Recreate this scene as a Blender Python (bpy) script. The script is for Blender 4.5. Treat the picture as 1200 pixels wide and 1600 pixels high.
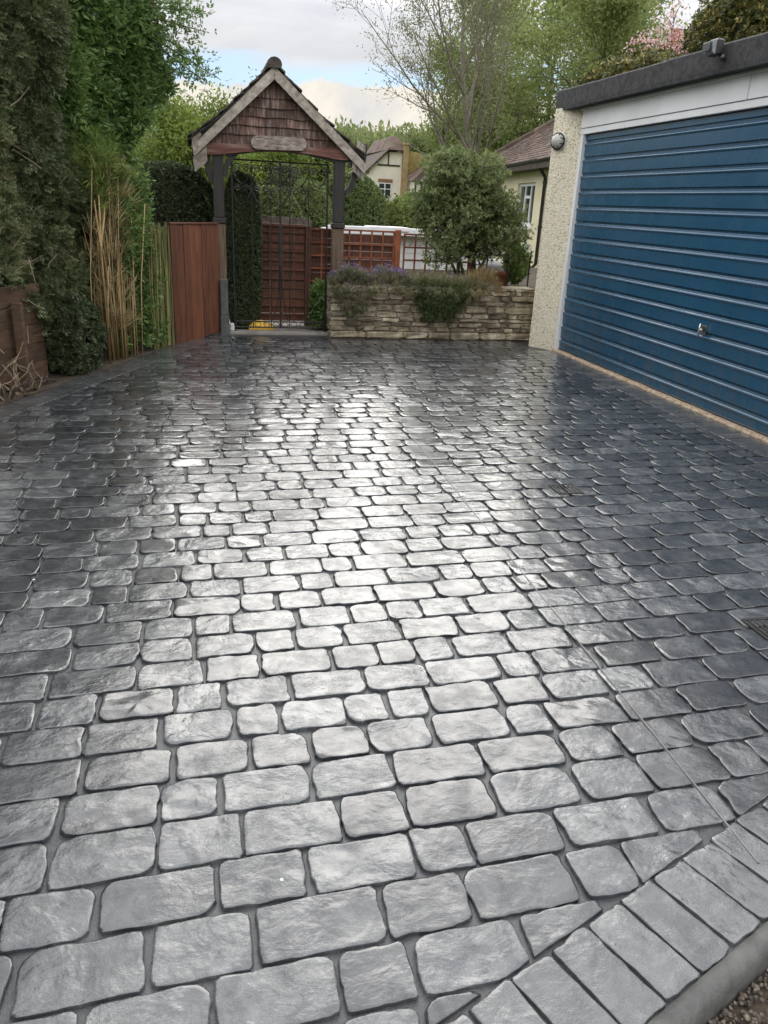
import bpy, math, random
import numpy as np
from mathutils import Vector, Matrix

for o in list(bpy.data.objects): bpy.data.objects.remove(o)
sc = bpy.context.scene
COL = sc.collection
R = math.radians
rng = np.random.default_rng(7)
random.seed(7)

# ------------------------------------------------------------------ camera
CAM_H = 1.4
ROT = np.array([[0.9738926, -0.22189471, 0.04791601],
                [0.03840391, 0.3690774, 0.92860487],
                [-0.22373723, -0.90252125, 0.36796337]])      # world -> camera
cam = bpy.data.cameras.new('camera')
cam.sensor_fit = 'VERTICAL'; cam.sensor_height = 36.0
cam.lens = 1208 / 1600 * 36; cam.clip_start = 0.05; cam.clip_end = 2000
co = bpy.data.objects.new('camera', cam); COL.objects.link(co)
mw = Matrix(ROT.T.tolist()).to_4x4(); mw.translation = (0, 0, CAM_H)
co.matrix_world = mw
sc.camera = co

# ------------------------------------------------------------------ world: cloudy spring sky
SUN_AZ, SUN_EL = 11.0, 26.0          # compass style: 0 = +Y, clockwise; veiled sun beyond the gate
w = bpy.data.worlds.new('World'); sc.world = w; w.use_nodes = True
nt = w.node_tree; N = nt.nodes; L = nt.links; N.clear()
out = N.new('ShaderNodeOutputWorld')
sky = N.new('ShaderNodeTexSky'); sky.sky_type = 'NISHITA'; sky.sun_disc = False
sky.sun_elevation = R(SUN_EL); sky.sun_rotation = R(SUN_AZ)
bgs = N.new('ShaderNodeBackground'); bgs.inputs['Strength'].default_value = 0.12
L.new(sky.outputs[0], bgs.inputs['Color'])
tc = N.new('ShaderNodeTexCoord'); sep = N.new('ShaderNodeSeparateXYZ'); L.new(tc.outputs['Generated'], sep.inputs[0])
def wmath(op, a, b=None, c=None):
    n = N.new('ShaderNodeMath'); n.operation = op
    for i, v in enumerate((a, b, c)):
        if v is None: continue
        if isinstance(v, (int, float)): n.inputs[i].default_value = v
        else: L.new(v, n.inputs[i])
    return n.outputs[0]
def wnoise(scale, detail, sx=1, sy=1, sz=1, dist=0.0, rough=0.55, loc=(0, 0, 0)):
    mp = N.new('ShaderNodeMapping'); mp.inputs['Scale'].default_value = (sx, sy, sz); mp.inputs['Location'].default_value = loc
    L.new(tc.outputs['Generated'], mp.inputs[0])
    n = N.new('ShaderNodeTexNoise'); n.inputs['Scale'].default_value = scale; n.inputs['Detail'].default_value = detail
    n.inputs['Distortion'].default_value = dist; n.inputs['Roughness'].default_value = rough
    L.new(mp.outputs[0], n.inputs['Vector']); return n.outputs['Fac']
def wramp(f, stops):
    n = N.new('ShaderNodeValToRGB'); L.new(f, n.inputs[0]); e = n.color_ramp.elements
    while len(e) < len(stops): e.new(0.5)
    for i, (p, c) in enumerate(stops): e[i].position = p; e[i].color = (*c, 1) if len(c) == 3 else c
    return n.outputs[0]
def wsmooth(v, a, b):
    n = N.new('ShaderNodeMapRange'); n.interpolation_type = 'SMOOTHSTEP'
    L.new(v, n.inputs['Value']); n.inputs['From Min'].default_value = a; n.inputs['From Max'].default_value = b
    return n.outputs[0]
z = sep.outputs['Z']
# deck of grey stratus above, torn along its lower edge
edge = wmath('ADD', z, wmath('MULTIPLY', wmath('SUBTRACT', wnoise(5.0, 7, sz=5), 0.5), 0.05))
deck = wsmooth(edge, 0.138, 0.156)
# heaped cumulus bank along the horizon
heap = wmath('SUBTRACT', z, wmath('MULTIPLY', wmath('SUBTRACT', wnoise(9.0, 8, rough=0.6, loc=(0.35, 0.2, 0.0)), 0.5), 0.085))
cumu = wmath('SUBTRACT', 1.0, wsmooth(heap, 0.122, 0.128))
deckc = wramp(wnoise(4.0, 8, sz=4.5, dist=0.4), [(0.30, (0.58, 0.595, 0.635)), (0.52, (0.70, 0.705, 0.725)), (0.72, (0.90, 0.88, 0.85))])
# an overcast deck is brighter towards the zenith
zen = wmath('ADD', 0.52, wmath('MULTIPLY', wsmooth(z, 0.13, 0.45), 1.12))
cumc = wramp(wnoise(12.0, 8, rough=0.6, loc=(0.1, 0, -0.02)), [(0.30, (0.66, 0.66, 0.68)), (0.50, (0.86, 0.81, 0.72)), (0.68, (1.0, 0.93, 0.80))])
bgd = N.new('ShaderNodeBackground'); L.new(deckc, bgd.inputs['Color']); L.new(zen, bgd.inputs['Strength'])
bgc = N.new('ShaderNodeBackground'); L.new(cumc, bgc.inputs['Color']); bgc.inputs['Strength'].default_value = 0.52
# thin veil over the blue
bgv = N.new('ShaderNodeBackground'); bgv.inputs['Color'].default_value = (0.34, 0.58, 0.86, 1); bgv.inputs['Strength'].default_value = 0.50
m0 = N.new('ShaderNodeMixShader'); m0.inputs[0].default_value = 0.93; L.new(bgs.outputs[0], m0.inputs[1]); L.new(bgv.outputs[0], m0.inputs[2])
m1 = N.new('ShaderNodeMixShader'); L.new(cumu, m1.inputs[0]); L.new(m0.outputs[0], m1.inputs[1]); L.new(bgc.outputs[0], m1.inputs[2])
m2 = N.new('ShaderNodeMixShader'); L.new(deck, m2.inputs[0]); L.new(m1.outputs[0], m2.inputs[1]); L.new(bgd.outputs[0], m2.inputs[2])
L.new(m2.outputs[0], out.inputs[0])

sl = bpy.data.lights.new('sun', 'SUN'); sl.energy = 0.7; sl.angle = R(42); sl.color = (1.0, 0.95, 0.87)
so = bpy.data.objects.new('sun', sl); COL.objects.link(so)
az, el = R(SUN_AZ), R(SUN_EL)
so.rotation_euler = Vector((math.sin(az) * math.cos(el), math.cos(az) * math.cos(el), math.sin(el))).to_track_quat('Z', 'Y').to_euler()

vs = sc.view_settings; vs.view_transform = 'Standard'; vs.look = 'None'; vs.exposure = 1.1; vs.gamma = 1.0; vs.use_curve_mapping = False
sc.render.engine = 'CYCLES'
sc.cycles.use_denoising = True
sc.cycles.max_bounces = 7; sc.cycles.diffuse_bounces = 3; sc.cycles.glossy_bounces = 4; sc.cycles.transparent_max_bounces = 6
sc.cycles.caustics_reflective = False; sc.cycles.caustics_refractive = False

# ------------------------------------------------------------------ survey helper: pixel of the 1200x1600 photo at a known depth Y
def P(px, py, Y):
    d = ROT.T @ np.array([px - 600.0, -(py - 800.0), -1208.0])
    return np.array([0, 0, CAM_H]) + d * (Y / d[1])
def project(p):
    c = ROT @ (np.asarray(p, float) - np.array([0, 0, CAM_H]))
    return (600 + 1208 * c[0] / -c[2], 800 - 1208 * c[1] / -c[2], -c[2])

# ------------------------------------------------------------------ materials
MAT = {}
def newmat(name):
    m = bpy.data.materials.new(name); m.use_nodes = True; MAT[name] = m
    return m, m.node_tree.nodes, m.node_tree.links, m.node_tree.nodes['Principled BSDF']
def nnoise(N, L, vec, scale, detail=5, rough=0.55, dist=0.0):
    n = N.new('ShaderNodeTexNoise'); n.inputs['Scale'].default_value = scale; n.inputs['Detail'].default_value = detail
    n.inputs['Roughness'].default_value = rough; n.inputs['Distortion'].default_value = dist
    if vec is not None: L.new(vec, n.inputs['Vector'])
    return n.outputs['Fac']
def nramp(N, L, f, stops):
    n = N.new('ShaderNodeValToRGB'); L.new(f, n.inputs[0]); e = n.color_ramp.elements
    while len(e) < len(stops): e.new(0.5)
    for i, (p, c) in enumerate(stops):
        e[i].position = p; e[i].color = (c, c, c, 1) if isinstance(c, (int, float)) else (*c, 1)
    return n.outputs[0]
def nmath(N, L, op, a, b):
    n = N.new('ShaderNodeMath'); n.operation = op
    for i, v in enumerate((a, b)):
        if isinstance(v, (int, float)): n.inputs[i].default_value = v
        else: L.new(v, n.inputs[i])
    return n.outputs[0]
def nmix(N, L, f, a, b, mode='MIX'):
    n = N.new('ShaderNodeMix'); n.data_type = 'RGBA'; n.blend_type = mode
    if isinstance(f, (int, float)): n.inputs[0].default_value = f
    else: L.new(f, n.inputs[0])
    for i, v in ((6, a), (7, b)):
        if isinstance(v, tuple): n.inputs[i].default_value = (*v, 1)
        else: L.new(v, n.inputs[i])
    return n.outputs[2]
def npos(N, L, scale=(1, 1, 1), rot=(0, 0, 0)):
    g = N.new('ShaderNodeNewGeometry'); mp = N.new('ShaderNodeMapping')
    mp.inputs['Scale'].default_value = scale; mp.inputs['Rotation'].default_value = rot
    L.new(g.outputs['Position'], mp.inputs[0]); return mp.outputs[0]
def nattr(N, name):
    a = N.new('ShaderNodeAttribute'); a.attribute_name = name; return a.outputs['Fac']
def nbump(N, L, h, strength, dist, prev=None):
    b = N.new('ShaderNodeBump'); b.inputs['Strength'].default_value = strength; b.inputs['Distance'].default_value = dist
    L.new(h, b.inputs['Height'])
    if prev is not None: L.new(prev, b.inputs['Normal'])
    return b.outputs[0]

def surf(name, c1, c2, scale=4.0, rough=0.7, bump=0.3, bscale=40.0, bdist=0.004, stretch=(1, 1, 1), metallic=0.0, spec=0.5,
         tint=0.0, c3=None, rvar=0.08, detail=6, coat=0.0):
    """two or three toned, grainy surface; 'v' attribute (per piece) shifts its value"""
    m, N, L, B = newmat(name)
    v = npos(N, L, stretch)
    f = nnoise(N, L, v, scale, detail, 0.6, 0.3)
    st = [(0.32, c1), (0.68, c2)] if c3 is None else [(0.3, c1), (0.5, c2), (0.72, c3)]
    col = nramp(N, L, f, st)
    if tint:
        k = nmath(N, L, 'ADD', nmath(N, L, 'MULTIPLY', nattr(N, 'v'), 2 * tint), 1 - tint)
        cmb = N.new('ShaderNodeCombineColor')
        for i in range(3): L.new(k, cmb.inputs[i])
        col = nmix(N, L, 1.0, col, cmb.outputs[0], 'MULTIPLY')
    L.new(col, B.inputs['Base Color'])
    f2 = nnoise(N, L, v, bscale, 6, 0.65)
    L.new(nramp(N, L, f2, [(0.3, max(0.02, rough - rvar)), (0.7, min(1, rough + rvar))]), B.inputs['Roughness'])
    if bump: L.new(nbump(N, L, f2, bump, bdist), B.inputs['Normal'])
    B.inputs['Metallic'].default_value = metallic
    B.inputs['Specular IOR Level'].default_value = spec
    B.inputs['Coat Weight'].default_value = coat
    return m

def leafmat(name, stops, rough=0.5, trans=0.35, spec=0.35):
    m, N, L, B = newmat(name)
    f = nattr(N, 'v')
    col = nramp(N, L, f, stops)
    L.new(col, B.inputs['Base Color']); B.inputs['Roughness'].default_value = rough
    B.inputs['Specular IOR Level'].default_value = spec
    if trans > 0:
        t = N.new('ShaderNodeBsdfTranslucent'); L.new(col, t.inputs['Color'])
        mx = N.new('ShaderNodeMixShader'); mx.inputs[0].default_value = trans
        o = N['Material Output']; L.new(B.outputs[0], mx.inputs[1]); L.new(t.outputs[0], mx.inputs[2]); L.new(mx.outputs[0], o.inputs[0])
    return m

# sealed, wet printed concrete
def paving(name, c1, c2, c3, joint=False):
    m, N, L, B = newmat(name)
    v = npos(N, L)
    vs_ = npos(N, L, (0.7, 1.25, 1.0), (0, 0, 0.35))
    vv = nattr(N, 'v')
    big = nmath(N, L, 'ADD', nnoise(N, L, v, 11.0, 8, 0.68, 0.9), nmath(N, L, 'MULTIPLY', nmath(N, L, 'SUBTRACT', vv, 0.5), 0.15))
    fine = nnoise(N, L, v, 150.0, 4, 0.7)
    speck = nnoise(N, L, v, 340.0, 3, 0.6)
    col = nramp(N, L, big, [(0.28, c1), (0.50, c2), (0.74, c3)])
    k = nmath(N, L, 'ADD', nmath(N, L, 'MULTIPLY', vv, 0.6), 0.70)
    k = nmath(N, L, 'MULTIPLY', k, nramp(N, L, speck, [(0.28, 0.45), (0.72, 1.30)]))
    cmb = N.new('ShaderNodeCombineColor')
    for i in range(3): L.new(k, cmb.inputs[i])
    L.new(nmix(N, L, 1.0, col, cmb.outputs[0], 'MULTIPLY'), B.inputs['Base Color'])
    if joint:
        B.inputs['Roughness'].default_value = 0.38; B.inputs['Specular IOR Level'].default_value = 0.6
        L.new(nbump(N, L, fine, 0.5, 0.003), B.inputs['Normal']); return m
    wet = nnoise(N, L, v, 4.2, 6, 0.6, 0.6)
    L.new(nmath(N, L, 'ADD', nramp(N, L, wet, [(0.35, 0.15), (0.65, 0.30)]), nmath(N, L, 'MULTIPLY', fine, 0.10)), B.inputs['Roughness'])
    L.new(nmath(N, L, 'ADD', nramp(N, L, nnoise(N, L, v, 6.0, 6, 0.65, 0.5), [(0.36, 0.02), (0.66, 0.11)]), nmath(N, L, 'MULTIPLY', nmath(N, L, 'SUBTRACT', vv, 0.5), 0.05)), B.inputs['Coat Roughness'])
    riv = nnoise(N, L, vs_, 21.0, 8, 0.62, 0.7)
    ridge = nmath(N, L, 'ABSOLUTE', nmath(N, L, 'SUBTRACT', nnoise(N, L, vs_, 9.0, 6, 0.62, 0.5), 0.5), 0.0)
    # riven patches here, smooth trowelled faces there
    patch = nramp(N, L, nnoise(N, L, v, 5.5, 4, 0.55, 0.4), [(0.40, 0.10), (0.64, 1.0)])
    amt = nmath(N, L, 'MULTIPLY', nramp(N, L, vv, [(0.1, 0.30), (0.9, 1.25)]), patch)
    h1 = nmath(N, L, 'MULTIPLY', nmath(N, L, 'ADD', riv, ridge), amt)
    b = nbump(N, L, h1, 0.58, 0.012)
    L.new(nbump(N, L, h1, 0.46, 0.012), B.inputs['Coat Normal'])      # the water film lies smoother than the grain
    L.new(nbump(N, L, fine, 0.45, 0.0014, b), B.inputs['Normal'])
    B.inputs['Specular IOR Level'].default_value = 0.5
    L.new(nramp(N, L, nnoise(N, L, v, 14.0, 7, 0.66, 0.8), [(0.36, 0.35), (0.60, 1.0)]), B.inputs['Coat Weight']); B.inputs['Coat IOR'].default_value = 1.52
    return m
paving('paving_stone', (0.020, 0.023, 0.028), (0.050, 0.054, 0.059), (0.128, 0.135, 0.132))
paving('paving_joint', (0.034, 0.037, 0.040), (0.058, 0.062, 0.066), (0.088, 0.093, 0.097), True)
paving('paving_border', (0.045, 0.048, 0.051), (0.074, 0.078, 0.081), (0.115, 0.120, 0.120))
surf('kerb_concrete', (0.040, 0.042, 0.040), (0.105, 0.105, 0.098), 14, 0.6, 0.9, 60, 0.005, detail=9)
surf('joint_strip', (0.10, 0.10, 0.10), (0.17, 0.17, 0.165), 20, 0.45, 0.2, 80, 0.001)
surf('earth', (0.030, 0.022, 0.014), (0.075, 0.055, 0.036), 6, 0.95, 0.8, 30, 0.02)
surf('lawn', (0.045, 0.075, 0.020), (0.090, 0.120, 0.040), 3, 0.95, 0.8, 60, 0.03)
surf('gravel_pieces', (0.045, 0.036, 0.028), (0.16, 0.13, 0.10), 60, 0.7, 0.3, 200, 0.001, tint=0.75)
surf('path_concrete', (0.20, 0.185, 0.16), (0.34, 0.31, 0.27), 8, 0.8, 0.3, 60, 0.003)
surf('threshold_concrete', (0.17, 0.11, 0.065), (0.50, 0.41, 0.30), 38, 0.85, 0.8, 140, 0.004, detail=8)
surf('white_paint', (0.66, 0.67, 0.67), (0.76, 0.77, 0.77), 3, 0.42, 0.08, 30, 0.001)
surf('old_white', (0.55, 0.56, 0.56), (0.70, 0.71, 0.70), 5, 0.6, 0.1, 40, 0.002)
surf('felt', (0.022, 0.022, 0.024), (0.070, 0.070, 0.072), 22, 0.95, 1.0, 190, 0.008, detail=10)
surf('fence_wood', (0.085, 0.030, 0.015), (0.175, 0.066, 0.034), 6, 0.62, 0.35, 30, 0.004, stretch=(6, 6, 0.6), tint=0.28)
surf('trellis_wood', (0.24, 0.075, 0.036), (0.38, 0.135, 0.066), 8, 0.65, 0.3, 30, 0.003, tint=0.25)
surf('dark_timber', (0.010, 0.009, 0.009), (0.030, 0.025, 0.022), 7, 0.6, 0.4, 30, 0.004, stretch=(5, 5, 0.6))
surf('post_wood', (0.070, 0.042, 0.026), (0.170, 0.115, 0.075), 7, 0.75, 0.5, 30, 0.004, stretch=(6, 6, 0.5))
surf('shingle_wood', (0.048, 0.026, 0.020), (0.112, 0.062, 0.048), 7, 0.8, 0.6, 30, 0.005, stretch=(7, 3, 0.7), tint=0.35, c3=(0.30, 0.23, 0.20))
surf('beam_wood', (0.075, 0.026, 0.018), (0.150, 0.060, 0.042), 5, 0.7, 0.4, 30, 0.004, stretch=(0.8, 3, 5), c3=(0.24, 0.17, 0.14))
surf('weathered_wood', (0.130, 0.105, 0.085), (0.300, 0.262, 0.220), 9, 0.85, 0.7, 45, 0.004, stretch=(2, 2, 2), c3=(0.44, 0.40, 0.35), tint=0.2)
surf('plaque_wood', (0.085, 0.055, 0.042), (0.25, 0.20, 0.17), 12, 0.85, 0.7, 45, 0.003, stretch=(1.2, 2, 6), c3=(0.46, 0.42, 0.39))
surf('mossy_tile', (0.028, 0.026, 0.020), (0.080, 0.065, 0.050), 9, 0.9, 0.9, 50, 0.010, tint=0.4, c3=(0.085, 0.095, 0.035))
surf('grey_post', (0.055, 0.060, 0.060), (0.120, 0.125, 0.120), 9, 0.85, 0.5, 60, 0.004)
surf('iron', (0.010, 0.010, 0.011), (0.030, 0.028, 0.026), 20, 0.5, 0.2, 90, 0.001, metallic=0.3)
surf('wall_mortar', (0.16, 0.13, 0.085), (0.30, 0.25, 0.17), 10, 0.95, 0.7, 70, 0.006)
surf('wall_stone', (0.120, 0.095, 0.064), (0.270, 0.222, 0.150), 9, 0.92, 0.9, 45, 0.010, tint=0.45, c3=(0.50, 0.45, 0.35), detail=9)
surf('render_cream', (0.60, 0.53, 0.36), (0.70, 0.63, 0.45), 2.0, 0.9, 0.5, 70, 0.006)
surf('roof_tile', (0.070, 0.046, 0.036), (0.125, 0.085, 0.068), 1.6, 0.9, 0.6, 12, 0.02, tint=0.45, c3=(0.185, 0.145, 0.115))
surf('black_plastic', (0.012, 0.012, 0.013), (0.022, 0.022, 0.023), 10, 0.4, 0.05, 60, 0.001)
surf('grey_metal', (0.16, 0.18, 0.18), (0.30, 0.32, 0.32), 12, 0.45, 0.1, 60, 0.001, metallic=0.3)
surf('handle_metal', (0.45, 0.44, 0.40), (0.62, 0.60, 0.56), 30, 0.3, 0.1, 90, 0.001, metallic=0.9)
surf('terracotta', (0.30, 0.105, 0.055), (0.42, 0.17, 0.09), 8, 0.85, 0.2, 50, 0.003)
surf('grey_tub', (0.22, 0.22, 0.22), (0.34, 0.34, 0.33), 9, 0.8, 0.2, 60, 0.002)
surf('yellow_plastic', (0.60, 0.34, 0.02), (0.75, 0.47, 0.05), 18, 0.45, 0.4, 30, 0.006)
surf('bark', (0.050, 0.040, 0.028), (0.130, 0.110, 0.080), 9, 0.95, 0.8, 30, 0.015, stretch=(3, 3, 0.8))
surf('pale_bark', (0.130, 0.115, 0.085), (0.250, 0.225, 0.175), 6, 0.9, 0.6, 30, 0.015, stretch=(3, 3, 0.8))
surf('dark_twig', (0.030, 0.022, 0.015), (0.085, 0.062, 0.042), 9, 0.95, 0.6, 40, 0.006)
surf('dry_twig', (0.14, 0.105, 0.065), (0.28, 0.22, 0.145), 9, 0.9, 0.4, 40, 0.004, tint=0.35)
surf('dry_cane', (0.24, 0.155, 0.065), (0.46, 0.33, 0.16), 6, 0.7, 0.3, 50, 0.003, stretch=(4, 4, 0.7), tint=0.4)
surf('green_cane', (0.120, 0.125, 0.040), (0.240, 0.225, 0.085), 6, 0.65, 0.3, 50, 0.003, stretch=(4, 4, 0.7), tint=0.4)
surf('old_board', (0.050, 0.028, 0.016), (0.120, 0.070, 0.040), 7, 0.85, 0.5, 30, 0.005, stretch=(1, 1, 6), tint=0.3)
surf('brick_far', (0.19, 0.095, 0.06), (0.30, 0.17, 0.10), 4, 0.9, 0.4, 30, 0.01)
surf('ochre_brick', (0.26, 0.18, 0.09), (0.38, 0.28, 0.15), 4, 0.9, 0.4, 30, 0.01)
surf('ochre_roof', (0.22, 0.16, 0.055), (0.36, 0.28, 0.10), 2.0, 0.9, 0.5, 20, 0.02)
surf('far_render', (0.68, 0.63, 0.52), (0.80, 0.76, 0.64), 1.4, 0.9, 0.3, 20, 0.01)
surf('far_timber', (0.040, 0.030, 0.022), (0.080, 0.060, 0.045), 4, 0.9, 0.3, 20, 0.01)
m, N_, L_, B_ = newmat('window_glass'); B_.inputs['Base Color'].default_value = (0.030, 0.038, 0.040, 1); B_.inputs['Roughness'].default_value = 0.04; B_.inputs['Specular IOR Level'].default_value = 0.7
m, N_, L_, B_ = newmat('lamp_glass'); B_.inputs['Base Color'].default_value = (0.62, 0.62, 0.56, 1); B_.inputs['Roughness'].default_value = 0.18; B_.inputs['Transmission Weight'].default_value = 0.35
m, N_, L_, B_ = newmat('white_spot'); B_.inputs['Base Color'].default_value = (0.75, 0.75, 0.72, 1)

# blue painted steel with a few dull scuffs
m, N_, L_, B_ = newmat('blue_paint')
v_ = npos(N_, L_)
cb = nramp(N_, L_, nnoise(N_, L_, v_, 1.3, 5, 0.6), [(0.3, (0.012, 0.064, 0.122)), (0.7, (0.016, 0.080, 0.148))])
sp = nramp(N_, L_, nnoise(N_, L_, npos(N_, L_, (1, 1, 3.0)), 38, 3, 0.5), [(0.80, 0.0), (0.82, 1.0)])
gz_ = N_.new('ShaderNodeSeparateXYZ'); L_.new(v_, gz_.inputs[0])
grime = nmath(N_, L_, 'MULTIPLY', nramp(N_, L_, nmath(N_, L_, 'MULTIPLY', gz_.outputs[2], 0.45), [(0.0, 0.75), (0.32, 0.0)]), nramp(N_, L_, nnoise(N_, L_, npos(N_, L_, (1, 1, 0.35)), 9, 7, 0.65), [(0.42, 0.0), (0.68, 1.0)]))
chalk = nramp(N_, L_, nnoise(N_, L_, npos(N_, L_, (1, 0.5, 2.2)), 2.6, 7, 0.7, 0.4), [(0.62, 0.0), (0.74, 0.45)])
cb2 = nmix(N_, L_, grime, nmix(N_, L_, chalk, cb, (0.045, 0.110, 0.160)), (0.075, 0.090, 0.095))
L_.new(nmix(N_, L_, sp, cb2, (0.10, 0.17, 0.22)), B_.inputs['Base Color'])
L_.new(nramp(N_, L_, nnoise(N_, L_, v_, 5, 5, 0.6), [(0.3, 0.20), (0.7, 0.34)]), B_.inputs['Roughness'])
L_.new(nbump(N_, L_, nnoise(N_, L_, v_, 3.5, 3, 0.5), 0.03, 0.02), B_.inputs['Normal'])
B_.inputs['Specular IOR Level'].default_value = 0.6

# pebbledash: pale pebbles thrown into cream render
m, N_, L_, B_ = newmat('pebbledash')
v_ = npos(N_, L_)
vo = N_.new('ShaderNodeTexVoronoi'); vo.inputs['Scale'].default_value = 92.0; vo.inputs['Randomness'].default_value = 1.0; L_.new(v_, vo.inputs['Vector'])
pc = N_.new('ShaderNodeSeparateColor'); L_.new(vo.outputs['Color'], pc.inputs[0])
L_.new(nramp(N_, L_, pc.outputs[0], [(0.0, (0.34, 0.28, 0.18)), (0.16, (0.66, 0.58, 0.42)), (0.6, (0.79, 0.73, 0.56)), (1.0, (0.85, 0.82, 0.70))]), B_.inputs['Base Color'])
hh = nramp(N_, L_, vo.outputs['Distance'], [(0.0, 1.0), (0.75, 0.0)])
L_.new(nbump(N_, L_, hh, 0.9, 0.008), B_.inputs['Normal']); B_.inputs['Roughness'].default_value = 0.85

leafmat('leaf_conifer', [(0.0, (0.055, 0.076, 0.030)), (0.5, (0.112, 0.138, 0.058)), (0.9, (0.180, 0.195, 0.088)), (1.0, (0.240, 0.195, 0.100))], 0.55, 0.25)
leafmat('core_shade_dark', [(0.0, (0.012, 0.016, 0.008)), (1.0, (0.030, 0.036, 0.018))], 0.9, 0.0)  # near-black colour stands in for the shade deep inside foliage
leafmat('leaf_elder', [(0.0, (0.074, 0.126, 0.034)), (0.5, (0.140, 0.225, 0.064)), (1.0, (0.270, 0.360, 0.120))], 0.45, 0.35)
leafmat('leaf_yellowgreen', [(0.0, (0.085, 0.130, 0.020)), (0.5, (0.150, 0.205, 0.035)), (1.0, (0.240, 0.290, 0.060))], 0.5, 0.45)
leafmat('leaf_box', [(0.0, (0.036, 0.052, 0.022)), (0.5, (0.066, 0.088, 0.040)), (1.0, (0.150, 0.170, 0.090))], 0.45, 0.2)
leafmat('leaf_topiary', [(0.0, (0.065, 0.094, 0.028)), (0.5, (0.118, 0.158, 0.050)), (1.0, (0.205, 0.245, 0.095))], 0.5, 0.25)
leafmat('leaf_shrub', [(0.0, (0.060, 0.088, 0.030)), (0.5, (0.125, 0.165, 0.058)), (1.0, (0.260, 0.290, 0.130))], 0.5, 0.45)
leafmat('leaf_spring', [(0.0, (0.120, 0.165, 0.040)), (0.5, (0.210, 0.265, 0.080)), (1.0, (0.330, 0.370, 0.150))], 0.5, 0.55)
leafmat('leaf_wood', [(0.0, (0.095, 0.125, 0.042)), (0.5, (0.165, 0.205, 0.075)), (1.0, (0.260, 0.285, 0.125))], 0.6, 0.55)
leafmat('leaf_sparse', [(0.0, (0.110, 0.130, 0.055)), (0.5, (0.160, 0.180, 0.075)), (1.0, (0.250, 0.240, 0.120))], 0.6, 0.4)
leafmat('leaf_variegated', [(0.0, (0.040, 0.055, 0.018)), (0.45, (0.085, 0.095, 0.025)), (0.75, (0.230, 0.200, 0.050)), (1.0, (0.420, 0.350, 0.140))], 0.4, 0.25)
leafmat('blossom_pink', [(0.0, (0.45, 0.24, 0.25)), (0.5, (0.60, 0.36, 0.36)), (1.0, (0.75, 0.58, 0.56))], 0.7, 0.4)
leafmat('leaf_lavender', [(0.0, (0.110, 0.112, 0.058)), (0.5, (0.190, 0.185, 0.100)), (1.0, (0.300, 0.280, 0.165))], 0.8, 0.2)
leafmat('flower_purple', [(0.0, (0.10, 0.075, 0.17)), (0.5, (0.19, 0.14, 0.29)), (1.0, (0.30, 0.24, 0.40))], 0.8, 0.3)
leafmat('dry_blade', [(0.0, (0.170, 0.120, 0.050)), (0.5, (0.300, 0.225, 0.105)), (1.0, (0.420, 0.340, 0.180))], 0.8, 0.25)
leafmat('fresh_blade', [(0.0, (0.070, 0.110, 0.020)), (0.5, (0.130, 0.190, 0.040)), (1.0, (0.220, 0.280, 0.070))], 0.6, 0.4)

# ------------------------------------------------------------------ object helpers
ORIG = {}
def link(o, parent=None, org=(0, 0, 0)):
    COL.objects.link(o)
    if parent is not None: o.parent = parent
    ORIG[o.name] = np.array(org, float)
    return o
def tag(o, label=None, cat=None, group=None, kind=None):
    if label: o['label'] = label
    if cat: o['category'] = cat
    if group: o['group'] = group
    if kind: o['kind'] = kind
    return o
def thing(name, loc, label, cat, group=None):
    o = bpy.data.objects.new(name, None); o.empty_display_size = 0.1
    o.location = loc; link(o, None, loc); return tag(o, label, cat, group)
def mesh_np(name, V, loops, sizes, smooth=False, attr=None):
    me = bpy.data.meshes.new(name)
    V = np.asarray(V, np.float32); loops = np.asarray(loops, np.int32); sizes = np.asarray(sizes, np.int32)
    me.vertices.add(len(V)); me.vertices.foreach_set('co', V.ravel())
    me.loops.add(len(loops)); me.loops.foreach_set('vertex_index', loops)
    me.polygons.add(len(sizes)); st = np.zeros(len(sizes), np.int32); st[1:] = np.cumsum(sizes)[:-1]
    me.polygons.foreach_set('loop_start', st)
    me.polygons.foreach_set('use_smooth', np.full(len(sizes), bool(smooth)) if np.ndim(smooth) == 0 else np.asarray(smooth, bool))
    if attr is not None:
        a = me.attributes.new('v', 'FLOAT', 'POINT'); a.data.foreach_set('value', np.asarray(attr, np.float32))
    me.update(calc_edges=True); return me
def put(name, me, mat, parent=None, org=None, wloc=None):
    """me is in world coordinates unless wloc is given (then local to wloc)"""
    o = bpy.data.objects.new(name, me)
    if not me.materials: me.materials.append(MAT[mat])
    po = ORIG[parent.name] if parent is not None else np.zeros(3)
    if wloc is not None:
        o.location = np.array(wloc, float) - po; link(o, parent, wloc); return o
    if org is None:
        org = po if parent is not None else base_of(me)
    org = np.array(org, float)
    co_ = np.empty(len(me.vertices) * 3, np.float32); me.vertices.foreach_get('co', co_)
    co_ = co_.reshape(-1, 3) - org; me.vertices.foreach_set('co', co_.ravel().astype(np.float32)); me.update()
    o.location = org - po
    return link(o, parent, org)
def base_of(me):
    co_ = np.empty(len(me.vertices) * 3, np.float32); me.vertices.foreach_get('co', co_); co_ = co_.reshape(-1, 3)
    lo, hi = co_.min(0), co_.max(0); return ((lo[0] + hi[0]) / 2, (lo[1] + hi[1]) / 2, lo[2])

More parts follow.
